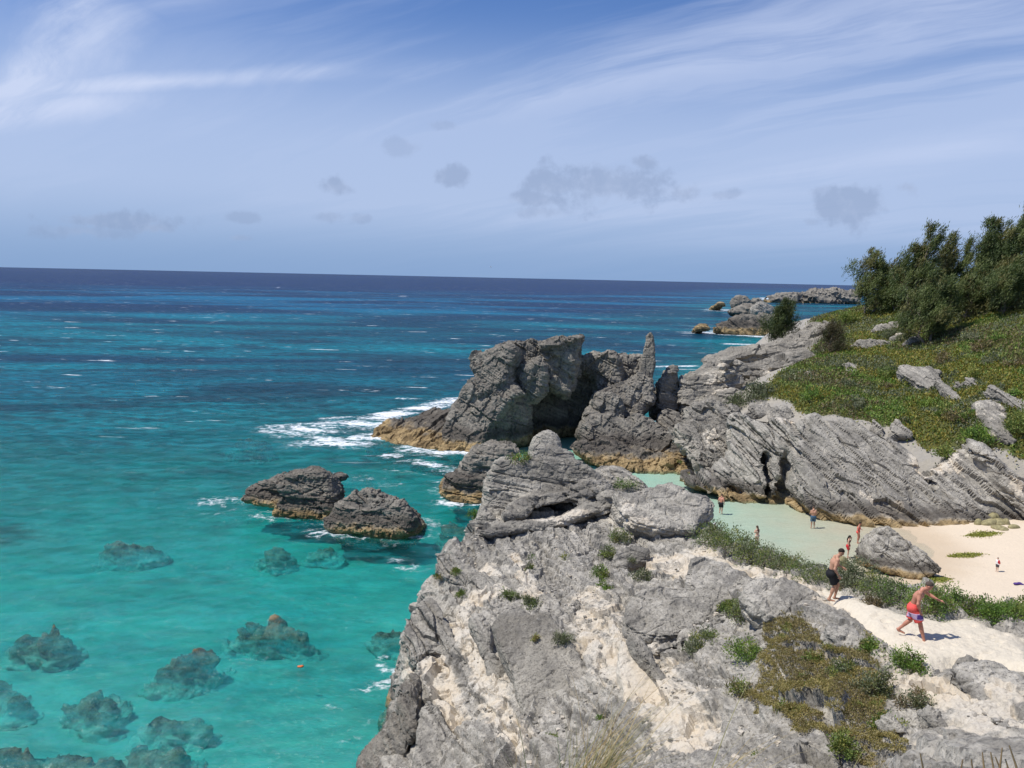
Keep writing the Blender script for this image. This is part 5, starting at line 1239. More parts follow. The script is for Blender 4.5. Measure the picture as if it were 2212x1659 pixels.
rs_ = np.random.RandomState(44); lowb = []
for i in range(34):
    px, py = rs_.uniform(1720, 2205), rs_.uniform(735, 945)
    if py > 905 + (px - 1830) * .12: continue
    p = hill_hit(px, py)
    if poly_sd(np.array([p.x], np.float32), np.array([p.y], np.float32), GREENP)[0] > -1.5: continue
    lowb.append((px, rs_.randint(4), p, .6 + .9 * rs_.rand(), 900 + i))
ORD = ['leftmost', 'second from the left', 'third from the left', 'fourth from the left', 'fifth from the left', 'sixth from the left', 'seventh from the left', 'eighth from the left', 'ninth from the left', 'tenth from the left', 'eleventh from the left']
for kk, kn_ in enumerate(['grey green', 'dark green', 'bright green', 'dry brown']):
    for o_, (px, _, p, k, sd_) in enumerate(sorted([b for b in lowb if b[1] == kk], key=lambda b: b[0])):
        shrub('low %s bush on the green slope, %s of its colour' % (kn_, ORD[o_]), p, 1.1 * k, .9 * k, .75 * k, int(420 * k), .24, [GREYG, GREEN, BRIGHT, BROWN + OLIVE[:1]][kk], sd_, 'low bushes in the ground cover', stems=3)
# ---------------------------------------------------------------- plants on the headland
HB = []
def surf(px, py):
    """point of the rock surface seen through a photo pixel"""
    global HB
    if not HB:
        for V, F in ROCKS: HB.append(BVHTree.FromPolygons([tuple(v) for v in V], [tuple(int(i) for i in f) for f in F]))
    best = None; d = ray(px, py)
    for b in HB:
        h = b.ray_cast(Vector((0, 0, CAMZ)), d, 400)
        if h[0] is not None and (best is None or h[3] < best[1]): best = (h[0], h[3])
    return best[0] if best else at_z(px, py)
for i, (key, x, y, rx, h, nl, cols, lab) in enumerate([
    ('5', 150, 175, 1.25, 1.25, 1900, GREYG + GREEN, 'grey green bush at the left end of the path hedge'),
    ('5', 270, 225, 1.35, 1.3, 2200, GREYG + GREEN, 'thick grey green bush second in the path hedge'),
    ('5', 400, 285, 1.2, 1.1, 1900, GREYG + GREEN, 'rounded grey green bush in the left half of the path hedge'),
    ('5', 520, 330, 1.1, 1.0, 1700, GREEN + GREYG, 'green bush in the path hedge below the swimming woman in beige'),
    ('5', 640, 365, 1.0, .95, 1600, GREEN + BROWN[:1] + GREYG, 'mixed green bush in the middle of the path hedge'),
    ('5', 750, 400, .95, .85, 1500, GREYG + GREEN, 'grey green bush in the path hedge left of the man in black'),
    ('5', 850, 440, .9, .8, 1500, GREYG + GREEN, 'dense bush right behind the man in black shorts'),
    ('5', 1010, 480, .75, 1.25, 1500, GREYG + DARK[2:], 'tall dark bush just right of the man in black shorts'),
    ('5', 1110, 480, .85, 1.35, 1800, GREYG, 'tall grey green bush between the two walking men'),
    ('5', 1220, 520, .8, .9, 1300, GREYG + GREEN, 'lower grey green bush between the two walking men'),
    ('5', 1340, 545, .8, .85, 1400, GREYG + BRIGHT[:2], 'green bush touching the back of the man in red shorts'),
    ('5', 1580, 640, .85, 1.0, 2000, BRIGHT + DARK[3:], 'dark green leafy bush in front of the man in red shorts'),
    ('5', 1720, 620, .85, .95, 1900, BRIGHT, 'leafy green bush under the outstretched hand'),
    ('5', 1860, 650, .7, .65, 1200, BRIGHT + BROWN, 'brown and green bush at the right of the path'),
    ('5', 2000, 700, .85, .9, 1900, BRIGHT, 'big bright green bush beside the sandy path at right'),
    ('5', 2130, 690, .85, .85, 1700, BRIGHT + GREEN, 'bright green bush at the right edge above the path'),
    ('5', 2250, 660, .8, .9, 1400, GREEN, 'green bush cut by the right edge behind the path'),
    ('5', 1220, 585, .35, .25, 500, BROWN, 'small dry brown tuft on the path edge'),
    # single plants on the rock
    ('4', 640, -130, .0, 0, 0, BRIGHT, ''),
    ('4', 1385, 310, .30, .42, 320, GREEN, 'single rosette plant casting a shadow on the pale rock'),
    ('4', 1155, 370, .32, .75, 420, GREYG + GREEN, 'upright grey green plant left of the rosette plant'),
    ('4', 1740, 160, .75, .55, 1100, GREEN + GREYG, 'top green bush of the vertical row on the rock'),
    ('4', 1670, 270, .55, .55, 900, GREEN + GREYG, 'middle green bush of the vertical row on the rock'),
    ('4', 1615, 410, .6, .65, 1000, GREEN + BRIGHT, 'lower green bush of the vertical row on the rock'),
    ('4', 1650, 500, .5, .45, 700, BRIGHT + GREEN, 'lowest bright green bush of the vertical row on the rock'),
    ('4', 1900, 410, .62, .38, 750, GREYG, 'grey spiky plant spreading over white rock'),
    ('4', 1820, 300, .22, .22, 200, GREYG, 'tiny grey plant on the pale boulder block'),
    ('4', 1010, 560, .55, .55, 900, GREEN + GREYG, 'left bush above the wide flat slab'),
    ('4', 1150, 590, .55, .42, 800, GREEN + GREYG, 'right bush above the wide flat slab'),
    ('4', 700, 525, .33, .30, 380, GREEN, 'small dark plant on the seaward rock'),
    ('4', 660, 375, .38, .24, 380, GREEN, 'flat green plant near the seaward edge'),
    ('4', 565, 405, .30, .25, 300, GREEN + OLIVE[:1], 'flat plant right at the seaward edge'),
    ('4', 1370, 830, .45, .42, 620, GREYG, 'grey spiky plant at the edge of the flat slab'),
    ('4', 1180, 815, .22, .18, 200, OLIVE + GREEN, 'tiny yellow green plant on the flat slab'),
    ('4', 1612, 1350, .13, .13, 110, BRIGHT, 'tiny bright plant near the foot of the slab'),
    ('4', 1300, 1475, .28, .18, 260, GREEN, 'small green plant under the flat slab'),
    ('1', 640, 1330, .55, .95, 1000, BRIGHT, 'bright green plant on the seaward shoulder of the layered rock'),
    ('1', 960, 955, .8, .55, 900, BRIGHT + OLIVE[:1], 'grassy green plant beside the rounded knob'),
    ('1', 1650, 1120, 1.1, .5, 900, BRIGHT, 'low green plant behind the smooth rock wing'),
    ('1', 1990, 960, .5, .3, 260, GREEN, 'small plant on the arch slab'), 
    ('5', 360, 680, .85, .75, 1700, GREYG + GREEN, 'wide grey green bush beneath the overhanging ledge'),
    ('5', 250, 620, .45, .4, 700, GREEN, 'green bush tucked beside the ledge'),
    ('5', 120, 850, .7, .55, 1300, GREYG + GREEN, 'grey green bush on the dark rock at the left of the mossy bank'),
    ('5', 40, 900, .5, .45, 800, GREYG, 'grey bush beside the black shadow of the ledge'),
    ('5', 390, 950, .75, .7, 1700, GREEN + BRIGHT, 'big green bush at the left side of the mossy bank'),
    ('5', 330, 1180, .45, .45, 700, GREEN + BROWN, 'twiggy green bush at the lower left of the mossy bank'),
    ('5', 610, 1170, .25, .2, 300, GREYG, 'small blue grey plant in the moss'),
    ('5', 1200, 920, .50, .50, 1000, BRIGHT + GREEN, 'bright bush at the top of the mossy bank'),
    ('5', 1430, 1020, .62, .6, 1500, BRIGHT + DARK[3:], 'leafy bush where the moss meets the white sand'),
    ('5', 1040, 1040, .5, .35, 900, GREYG + GREEN, 'low grey green plant in the middle of the moss'),
    ('5', 1240, 1170, .55, .6, 1300, GREYG + DARK[2:], 'twiggy dark grey bush at the right of the moss'),
    ('5', 1480, 1270, .5, .45, 900, GREYG + BROWN, 'half dry grey bush on the slanting rock'),
    ('5', 1290, 1440, .5, .4, 1100, GREEN + BRIGHT, 'green bush at the lower right of the moss'),
    ('5', 1010, 1560, .4, .3, 800, GREEN, 'dark green bush at the bottom of the moss'),
    ('5', 510, 1620, .35, .2, 500, GREEN, 'dark bush at the bottom edge'),
    ('5', 660, 1290, .4, .22, 500, GREEN + OLIVE, 'low bush in the lower left of the moss'),
    ('5', 830, 950, .35, .18, 400, GREEN + OLIVE, 'scattered green leaves high in the moss')]):
    if nl == 0: continue
    px, py = zp(key, [(x, y)])[0]
    p = surf(px, py)
    near = p.y < 36
    if i < 17: h *= .8
    shrub(lab, p, rx, rx * .9, h, int(nl * (1.35 if near else 1.0)), .075 if near else .10, cols, 700 + i, stems=5, up=.55)

# ---------------------------------------------------------------- mossy bank
def moss():
    pl3 = gl(zp('5', [(470, 660), (600, 665), (700, 740), (800, 790), (900, 860), (1150, 890), (1290, 1080), (1270, 1260), (1380, 1420), (1420, 1620), (1180, 1620), (900, 1500), (720, 1480), (560, 1360), (430, 1280), (320, 1260), (450, 1100), (480, 900)]))
    pl = [(p.x, p.y) for p in pl3]; q = np.array(pl); rs = np.random.RandomState(21); n = 170000
    x = rs.uniform(q[:, 0].min() - .5, q[:, 0].max() + .5, n); y = rs.uniform(q[:, 1].min() - .5, q[:, 1].max() + .5, n)
    X = np.stack([x, y, 0 * x], 1).astype(np.float32)
    d = poly_sd(X[:, 0], X[:, 1], pl) + .55 * fbm(X * .8, 3, 95); pn = fbm(X * 1.1, 4, 96); pn2 = fbm(X * .5, 2, 97)
    k = (d < 0) & (pn > -.75 + .35 * rs.rand(n)); x, y, X, pn, pn2, d = x[k], y[k], X[k], pn[k], pn2[k], d[k]; n = len(x)
    dg = bpy.context.evaluated_depsgraph_get()
    V = verts_of(headland.data); Fh = np.array([tuple(p.vertices) for p in headland.data.polygons], np.int32)
    # height of the weathered rock by a fine grid of its vertices
    off = np.array(headland.location, np.float32); V = V + off
    gx = np.round((V[:, 0]) / .12).astype(int); gy = np.round(V[:, 1] / .12).astype(int)
    top = {}
    kx0, kx1, ky0, ky1 = x.min() - 1, x.max() + 1, y.min() - 1, y.max() + 1
    m_ = (V[:, 0] > kx0) & (V[:, 0] < kx1) & (V[:, 1] > ky0) & (V[:, 1] < ky1)
    for a, b, z in zip(gx[m_], gy[m_], V[m_, 2]):
        if z > top.get((a, b), -99): top[(a, b)] = z
    zh = HEAD(x, y)
    z = np.array([max(top.get((int(round(a / .12)) + i_, int(round(b / .12)) + j_), -99) for i_, j_ in ((0, 0), (1, 0), (0, 1))) if top.get((int(round(a / .12)), int(round(b / .12)))) is not None else c for a, b, c in zip(x, y, zh)])
    P = np.stack([x, y, z + .02 + .07 * rs.rand(n) + .08 * np.clip(pn, 0, 1)], 1)
    D = rs.normal(size=(n, 3)) * .7 + np.array([.2, -.2, .7])
    cc = pick(rs, n, OLIVE, None); m2 = pn2 < -.05; cc[m2] = pick(rs, int(m2.sum()), BROWN + OLIVE, None); m3 = (pn > .3); cc[m3] = pick(rs, int(m3.sum()), OLIVE + GREEN, None)
    o = link('moss_cover', leaves_mesh('moss_cover', P, D, (.055 + .03 * (pn > .2)) * (.6 + .8 * rs.rand(n)), .024, cc, rs), MAT['leaf']); tag(o, kind='stuff')
moss()
# ---------------------------------------------------------------- dry grass close to the camera
def grass_tuft(label, base, tops, n, seed, L, group='dry grass near the camera'):
    rs = np.random.RandomState(seed); root = empty('grass_tuft', base); tag(root, label, 'grass', group)
    m, g = MAT.get('straw'), None
    lines = []
    V, F, cc = [], [], []
    for i in range(n):
        t = Vector(tops[rs.randint(len(tops))]) - Vector(base)
        t = t + Vector(rs.normal(size=3) * .16 * t.length * (.5 + rs.rand())); ln = .55 + .55 * rs.rand()
        t = t * ln
        b = Vector((rs.normal() * .12, rs.normal() * .10, 0)); ctrl = b.lerp(t, .5) + Vector((0, 0, .22 * t.length * (.5 + rs.rand())))
        w_ = .0022 + .0022 * rs.rand(); col = [(.42, .32, .16), (.50, .40, .22), (.36, .25, .11), (.30, .27, .12)][rs.randint(4)]
        s_ = Vector((rs.normal(), rs.normal(), rs.normal() * .3)).normalized(); k0 = len(V); ns = 7
        for j in range(ns + 1):
            f = j / ns; p = b * (1 - f) ** 2 + ctrl * 2 * f * (1 - f) + t * f * f; ww = w_ * (1 - .8 * f)
            V += [tuple(p - s_ * ww), tuple(p + s_ * ww)]; cc += [col, col]
        F += [(k0 + 2 * j, k0 + 2 * j + 1, k0 + 2 * j + 3, k0 + 2 * j + 2) for j in range(ns)]
    me = mesh_np('blades', V, F, smooth=False); ca = me.attributes.new('tint', 'FLOAT_COLOR', 'POINT'); c4 = np.ones((len(V), 4), np.float32); c4[:, :3] = np.array(cc); ca.data.foreach_set('color', c4.ravel())
    o = link('blades', me, MAT['leaf'], root)
    # feathery seed heads along the longer stalks
    return root
Yg = 5.2
grass_tuft('tall clump of dry straw grass bending to the right at the bottom edge', at_y(1230, 1790, Yg), [at_y(1400, 1560, Yg + .3), at_y(1420, 1500, Yg + .4), at_y(1330, 1600, Yg), at_y(1230, 1600, Yg - .1), at_y(1380, 1570, Yg + .2), at_y(1430, 1590, Yg + .2)], 330, 3, 1)
grass_tuft('sparse arching grass stalks right of the dry clump', at_y(1500, 1760, Yg), [at_y(1720, 1580, Yg + .5), at_y(1780, 1600, Yg + .6), at_y(1640, 1560, Yg + .4), at_y(1600, 1600, Yg), at_y(1690, 1600, Yg + .5)], 34, 4, 1)
grass_tuft('few thin grass stalks left of the dry clump', at_y(1130, 1760, Yg), [at_y(1080, 1570, Yg), at_y(1130, 1560, Yg), at_y(1160, 1600, Yg)], 16, 5, 1)
grass_tuft('short dry grass on the near rock', at_y(1900, 1700, 7.5), [at_y(1890, 1625, 7.5), at_y(1910, 1630, 7.5), at_y(1870, 1640, 7.5)], 60, 6, 1)
def stalks():
    root = empty('stalk_plant', at_y(2170, 1740, 4.0)); tag(root, 'blurred reddish green stalks sticking up in the bottom right corner', 'plant')
    MAT['stalk'] = plain('reddish_stalk', (.30, .20, .10), .6, 6, .45)
    b = Vector(root.location)
    for x0, y0, x1, y1 in [(2125, 1700, 2122, 1625), (2150, 1710, 2140, 1625), (2150, 1700, 2165, 1615), (2180, 1720, 2150, 1635), (2190, 1720, 2172, 1640), (2205, 1700, 2180, 1610), (2000, 1720, 1988, 1628), (2060, 1720, 2080, 1640), (2105, 1720, 2098, 1640)]:
        p0, p1 = at_y(x0, y0, 4.0) - b, at_y(x1, y1, 4.05) - b; m_ = p0.lerp(p1, .5) + Vector((.006, 0, 0))
        link('stalk', tubes_mesh('stalk', [[(p0, .007), (m_, .0055), (p1, .0028)]], 6), MAT['stalk'], root)
stalks()

def rubble():
    """loose stones lying on the headland"""
    rs = np.random.RandomState(8); n = 2600
    V = verts_of(headland.data) + np.array(headland.location, np.float32)
    Nn = normals_of(headland.data)
    cand = np.where((V[:, 1] > 15) & (V[:, 1] < 50) & (V[:, 2] > 2) & (Nn[:, 2] > .62))[0]
    w_ = smoothstep(-.1, .4, fbm(V[cand] * .5, 3, 301)); c = rs.choice(cand, n, p=w_ / w_.sum())
    P = V[c]; r = .022 + .075 * rs.rand(n) ** 4
    cube = np.array([[-1, -1, -1], [1, -1, -1], [1, 1, -1], [-1, 1, -1], [-1, -1, 1], [1, -1, 1], [1, 1, 1], [-1, 1, 1]], np.float32)
    a = rs.rand(n) * 6.28; X = cube[None] * (.55 + .5 * rs.rand(n, 8, 3)); X[:, :, 2] *= .65
    X = np.stack([X[:, :, 0] * np.cos(a)[:, None] - X[:, :, 1] * np.sin(a)[:, None], X[:, :, 0] * np.sin(a)[:, None] + X[:, :, 1] * np.cos(a)[:, None], X[:, :, 2]], 2)
    W = P[:, None] + X * r[:, None, None] + np.array([0, 0, .3]) * r[:, None, None]
    F = (np.arange(n)[:, None, None] * 8 + np.array([[0, 3, 2, 1], [4, 5, 6, 7], [0, 1, 5, 4], [1, 2, 6, 5], [2, 3, 7, 6], [3, 0, 4, 7]])[None]).reshape(-1, 4)
    cr = np.repeat((rs.rand(n) < .45) * .9, 8)
    me = mesh_np('rubble', W.reshape(-1, 3), F, {'cream': cr, 'light': np.full(n * 8, .35), 'bed': W.reshape(-1, 3)[:, 2]}, smooth=False)
    tag(link('rubble', me, MAT['rock']), kind='stuff')
rubble()
# ---------------------------------------------------------------- people: one continuous body per figure
def capsule(X, a, b, ra, rb):
    a = np.array(a, np.float32); e = np.array(b, np.float32) - a
    t = np.clip(((X - a) @ e) / (e @ e + 1e-9), 0, 1)
    return np.linalg.norm(X - a - t[:, None] * e, axis=1) - (ra + (rb - ra) * t)
def ellip(X, c, r, R=None):
    q = X - np.array(c, np.float32)
    if R is not None: q = q @ np.array(R, np.float32)
    r = np.array(r, np.float32); k0 = np.linalg.norm(q / r, axis=1); k1 = np.linalg.norm(q / (r * r), axis=1)
    return k0 * (k0 - 1) / np.maximum(k1, 1e-6)
class Body:
    def __init__(s): s.p = []
    def cap(s, a, b, ra, rb=None, k=.025, g='b'): s.p.append(('c', Vector(a), Vector(b), ra, rb if rb is not None else ra, k, g)); return s
    def ell(s, c, r, R=None, k=.02, g='b'): s.p.append(('e', Vector(c), r, R, None, k, g)); return s
    def sd(s, X, groups=None, grow=0.0):
        d = np.full(len(X), 1e3, np.float32)
        for t, a, b, r1, r2, k, g in s.p:
            if groups and g not in groups: continue
            d = smin(d, (capsule(X, a, b, r1 + grow, r2 + grow) if t == 'c' else ellip(X, a, [q + grow for q in b], r1)), k)
        return d
    def bounds(s, pad):
        q = []
        for t, a, b, r1, r2, k, g in s.p:
            if t == 'c':
                for p, r in ((a, r1), (b, r2)): q += [[c - r for c in p], [c + r for c in p]]
            else: m = max(b); q += [[c - m for c in a], [c + m for c in a]]
        q = np.array(q); return q.min(0) - pad, q.max(0) + pad
def sdf_mesh(name, fn, lo, hi, h):
    n = np.ceil((np.array(hi) - lo) / h).astype(int) + 2
    ax = [lo[i] + h * np.arange(n[i], dtype=np.float32) for i in range(3)]
    G = np.meshgrid(*ax, indexing='ij'); X = np.stack([g_.ravel() for g_ in G], 1)
    V, F = surface_nets(fn(X).reshape(n), lo, h)
    return mesh_np(name, V, F)
def skin_mat(name, col):
    m, g = new_mat(name)
    pos = g.n('ShaderNodeTexCoord').outputs['Object']
    c = g.mix(g.ramp(g.noise(pos, 9, 3), .35, .65), tuple(x * .86 for x in col), col)
    b = g.n('ShaderNodeBsdfPrincipled', {'Base Color': c, 'Roughness': .5, 'Specular IOR Level': .35})
    g.n('ShaderNodeOutputMaterial', {'Surface': b.outputs[0]}); return m
SK = {'tan': skin_mat('tanned_skin', (.50, .27, .17)), 'red': skin_mat('sunburnt_skin', (.52, .235, .155)), 'fair': skin_mat('fair_skin', (.60, .36, .26))}
CL = {n: plain(n, c, .8, 20, .15) for n, c in dict(black_cloth=(.012, .012, .014), coral_cloth=(.78, .10, .085), red_cloth=(.55, .03, .04), white_cloth=(.78, .77, .76), navy_cloth=(.045, .10, .16), beige_cloth=(.55, .44, .34), lilac_cloth=(.55, .38, .55), purple_cloth=(.08, .04, .20), dark_hair=(.022, .016, .012), brown_hair=(.07, .045, .03), grey_hair=(.085, .062, .048), stripe_cloth=(.30, .42, .46), dark_eye=(.02, .015, .012), lip=(.35, .12, .10), charcoal_cloth=(.06, .055, .06)).items()}
def figure(label, loc, heading, P, skin, h=.018, hair='dark_hair', long_hair=False, clothes=(), female=False, detail=False, cap=False, scale=1.0):
    """P: joint positions in metres, x forward, y to the figure's left, z up from the soles"""
    root = empty('person', loc, heading); tag(root, label, 'person'); root.scale = (scale,) * 3
    V_ = lambda k: Vector(P[k])
    B = Body()
    pel, chs, nck, hd = V_('pelvis'), V_('chest'), V_('neck'), V_('head')
    up = (chs - pel).normalized(); fwd = Vector(P.get('face', (1, 0, 0))).normalized()
    sw, hw = (.165, .095) if not female else (.145, .10)
    tw = P.get('twist', 0.0); side = Vector((-math.sin(tw), math.cos(tw), 0))
    shL, shR = V_('shL') if 'shL' in P else nck - up * .085 + side * sw, V_('shR') if 'shR' in P else nck - up * .085 - side * sw
    hpL, hpR = pel + Vector((0, hw, -.02)), pel - Vector((0, hw, .02))
    wst = pel.lerp(chs, .52)
    # trunk
    B.cap(hpL, hpR, .105, k=.03, g='hip'); B.cap(pel, wst, .115, .10, .05, 'trunk')
    for q in (1, -1):
        B.cap(wst + side * .055 * q, chs + side * .085 * q, .098 if not female else .085, .118 if not female else .095, .05, 'trunk')
        B.cap(chs + side * .07 * q, (shL if q > 0 else shR) - up * .02, .095, .062, .05, 'trunk')
        if female: B.ell(chs + side * .075 * q + Vector((math.cos(tw), math.sin(tw), 0)) * .085 - up * .01, (.06, .06, .06), k=.03, g='trunk')
        else: B.ell(chs + side * .075 * q + Vector((math.cos(tw), math.sin(tw), 0)) * .07 + up * .02, (.05, .085, .06), k=.04, g='trunk')
        B.cap(hpL.lerp(hpR, .5 - .3 * q) + Vector((-.06, 0, -.03)), hpL.lerp(hpR, .5 - .3 * q) + Vector((-.05, 0, -.07)), .085, .08, .04, 'hip')
    B.cap(shL.lerp(shR, .2), nck - up * .01, .05, .055, .04, 'trunk'); B.cap(shL.lerp(shR, .8), nck - up * .01, .05, .055, .04, 'trunk')
    B.cap(nck - up * .04, hd - Vector((0, 0, .05)) - fwd * .015, .058, .052, .03, 'neck')
    # head
    f = fwd; r_ = Vector((0, 0, 1)).cross(f).normalized(); u_ = f.cross(r_)
    R = np.array([list(f), list(r_), list(u_)]).T
    B.ell(hd + u_ * .03 - f * .005, (.098, .078, .098), R, .02, 'head'); B.ell(hd + f * .028 - u_ * .045, (.062, .058, .075), R, .03, 'head')
    B.cap(hd + f * .088 + u_ * .012, hd + f * .108 - u_ * .022, .009, .014, .012, 'head')
    B.cap(hd + f * .05 - u_ * .095, hd + f * .07 - u_ * .088, .03, .024, .02, 'head')
    for q in (1, -1): B.ell(hd + r_ * .080 * q - f * .005 - u_ * .005, (.022, .012, .032), R, .006, 'head')
    # arms and hands
    for S in 'LR':
        sh = shL if S == 'L' else shR; el, wr = V_('el' + S), V_('wr' + S)
        a = 1.0 if not female else .82
        B.ell(sh, (.064 * a, .064 * a, .068 * a), k=.03, g='arm'); B.cap(sh, el, .052 * a, .040 * a, .02, 'arm'); B.cap(sh.lerp(el, .3), sh.lerp(el, .62), .05 * a, .048 * a, .02, 'arm'); B.cap(el, wr, .043 * a, .027 * a, .02, 'arm'); B.cap(el.lerp(wr, .12), el.lerp(wr, .42), .046 * a, .041 * a, .02, 'arm')
        hd_ = Vector(P['hand' + S]).normalized() if 'hand' + S in P else (wr - el).normalized()
        palmn = Vector(P.get('palm' + S, (0, -1 if S == 'L' else 1, 0))); palmn = (palmn - hd_ * palmn.dot(hd_)).normalized(); ac = hd_.cross(palmn)
        ac = ac * (1 if S == 'L' else -1) * P.get('thumb', 1)
        hs = .92 if female else 1.0
        B.cap(wr, wr + hd_ * .075 * hs, .026, .030, .012, 'hand'); B.cap(wr + hd_ * .045 * hs + ac * .02, wr + hd_ * .085 * hs + ac * .028, .018, .014, .012, 'hand'); B.cap(wr + hd_ * .045 * hs - ac * .02, wr + hd_ * .08 * hs - ac * .028, .018, .014, .012, 'hand')
        if detail:
            for i, ln in enumerate((.068, .078, .072, .056)):
                b0 = wr + hd_ * .088 + ac * (.030 - .020 * i); m1 = b0 + (hd_ * .85 + palmn * .35).normalized() * ln * .55; m2 = m1 + (hd_ * .45 + palmn * .8).normalized() * ln * .5
                B.cap(b0, m1, .0095, .0088, .003, 'hand'); B.cap(m1, m2, .0088, .0075, .004, 'hand')
            t0 = wr + hd_ * .03 + ac * .026; t1 = t0 + (ac * .75 + hd_ * .6 + palmn * .3).normalized() * .045; t2 = t1 + (hd_ * .9 + palmn * .35 + ac * .1).normalized() * .034
            B.cap(t0, t1, .013, .011, .008, 'hand'); B.cap(t1, t2, .011, .008, .005, 'hand')
        else:
            for i, ln in enumerate((.07, .08, .074, .058)):
                b0 = wr + hd_ * .08 + ac * (.03 - .02 * i); B.cap(b0, b0 + (hd_ * .8 + palmn * .5).normalized() * ln, .0105, .009, .004, 'hand')
            B.cap(wr + hd_ * .03 + ac * .026, wr + hd_ * .075 + ac * .06, .013, .009, .008, 'hand')
    # legs and feet
    for S in 'LR':
        hp_ = hpL if S == 'L' else hpR; kn, an = V_('kn' + S), V_('an' + S); toe = V_('toe' + S)
        a = 1.0 if not female else .95
        B.cap(hp_ - Vector((0, 0, .02)), kn, .092 * a, .058 * a, .03, 'leg'); B.cap(kn, an, .056 * a, .037 * a, .02, 'leg')
        bk = (kn - an).normalized(); fw = (toe - an); fw = (fw - bk * fw.dot(bk)).normalized()
        B.cap(kn.lerp(an, .15) - fw * .012, kn.lerp(an, .42) - fw * .012, .056 * a, .05 * a, .03, 'leg')
        B.cap(an - Vector((0, 0, .02)) - fw * .03, an + Vector((0, 0, -.03)) + fw * .02, .036, .036, .02, 'foot'); B.cap(an - Vector((0, 0, .03)), toe, .035, .022, .02, 'foot')
        s_ = Vector((-fw.y, fw.x, 0)); B.cap(an.lerp(toe, .55) + s_ * .016 - Vector((0, 0, .012)), toe + s_ * .02, .024, .017, .012, 'foot'); B.cap(an.lerp(toe, .55) - s_ * .018 - Vector((0, 0, .012)), toe - s_ * .018 - fw * .025, .024, .015, .012, 'foot')
    lo, hi = B.bounds(.03)
    body = link('body', sdf_mesh('body', B.sd, lo, hi, h), SK[skin], root)
    # hair
    hl = lambda X: (X - np.array(hd, np.float32)) @ R
    def hair_fn(X):
        q = hl(X)
        d = ellip(X, hd + u_ * .037 - f * .012, (.106, .086, .102), R)
        cut = np.minimum(.045 - (q[:, 2] - .62 * (q[:, 0] - .02)) * 1.0, 9) if not long_hair else .03 - (q[:, 2] - .9 * (q[:, 0] - .035))
        return np.maximum(d, cut * .8)
    if not cap:
        link('hair', sdf_mesh('hair', hair_fn, [hd[i] - .16 for i in range(3)], [hd[i] + .17 for i in range(3)], min(h, .012)), CL[hair], root)
    else:
        link('cap', sdf_mesh('cap', lambda X: np.minimum(np.maximum(ellip(X, hd + u_ * .045, (.108, .09, .10), R), .02 - hl(X)[:, 2]), ellip(X, hd + u_ * .03 + f * .06, (.13, .11, .012), R)), [hd[i] - .24 for i in range(3)], [hd[i] + .24 for i in range(3)], .012), CL['white_cloth'], root)
    if long_hair:
        link('long_hair', sdf_mesh('long_hair', lambda X: smin(capsule(X, hd - f * .07 + u_ * .02, nck - fwd * .085 - up * .05, .06, .055), capsule(X, nck - fwd * .08 - up * .05, nck - fwd * .10 - up * .26, .055, .028), .03), [min(hd[i], nck[i]) - .45 for i in range(3)], [max(hd[i], nck[i]) + .25 for i in range(3)], .016), CL[hair], root)
    for q in (1, -1) if detail else ():
        link('eye', sdf_mesh('eye', lambda X: ellip(X, hd + f * .084 + r_ * .032 * q + u_ * .018, (.012, .014, .008), R), [hd[i] - .15 for i in range(3)], [hd[i] + .15 for i in range(3)], .006), CL['dark_eye'], root)
    if detail:
        link('mouth', sdf_mesh('mouth', lambda X: ellip(X, hd + f * .090 - u_ * .062, (.008, .024, .006), R), [hd[i] - .15 for i in range(3)], [hd[i] + .15 for i in range(3)], .006), CL['lip'], root)
    for nm, mt, fn in clothes:
        link(nm, sdf_mesh(nm, lambda X: fn(X, B, P), lo - .03, hi + .03, h), CL[mt], root)
    return root, B
def zcut(X, z0, z1): return np.maximum(z0 - X[:, 2], X[:, 2] - z1)
def shorts(zw, hem, grow=.022, legs=('L', 'R'), flare=.012):
    """cloth over hips and thighs, ending at a fraction of each thigh"""
    def fn(X, B, P):
        d = np.maximum(B.sd(X, ('hip', 'trunk'), grow), zcut(X, P['pelvis'][2] - .16, P['pelvis'][2] + zw))
        for S in legs:
            q = 1 if S == 'L' else -1
            hp_ = Vector(P['pelvis']) + Vector((0, .095 * q, -.04)); kn = Vector(P['kn' + S]); e = hp_.lerp(kn, hem)
            t = (e - hp_).normalized(); c = capsule(X, hp_, hp_.lerp(kn, hem + .2), .092 + grow, .076 + grow + flare)
            d = smin(d, np.maximum(c, (X - np.array(e, np.float32)) @ np.array(t, np.float32)), .03)
        return d
    return fn
def band(groups, lo_, hi_, grow=.010):
    return lambda X, B, P: np.maximum(B.sd(X, groups, grow), zcut(X, P['pelvis'][2] + lo_, P['pelvis'][2] + hi_))
def onland(px, py):
    """where the sole pixel meets the white path"""
    d = ray(px, py)
    for Y in np.arange(12, 48, .02):
        t = Y / d.y; z = CAMZ + d.z * t
        if z < foot_z(d.x * t, Y): return Vector((d.x * t, Y, z))
# man in black shorts, stepping down to the right with bowed head
p = onland(1796, 1297)
figure('young shirtless man in black shorts stepping down the path with bowed head', p, rad(-6), dict(
    pelvis=(-.05, 0, .93), chest=(.02, 0, 1.27), neck=(.09, 0, 1.49), head=(.20, 0, 1.615), face=(.80, -.02, -.55),
    elR=(-.03, -.26, 1.13), wrR=(.12, -.24, .90), handR=(.5, .05, -.85), elL=(.10, .26, 1.17), wrL=(.33, .20, 1.06), handL=(.8, -.2, -.45),
    knR=(.04, -.10, .50), anR=(-.10, -.10, .085), toeR=(.07, -.12, .03), knL=(.20, .10, .52), anL=(.12, .11, .075), toeL=(.30, .13, .025)), 'tan', .015,
    'dark_hair', clothes=[('shorts', 'black_cloth', shorts(.13, .80, .026))], detail=True)
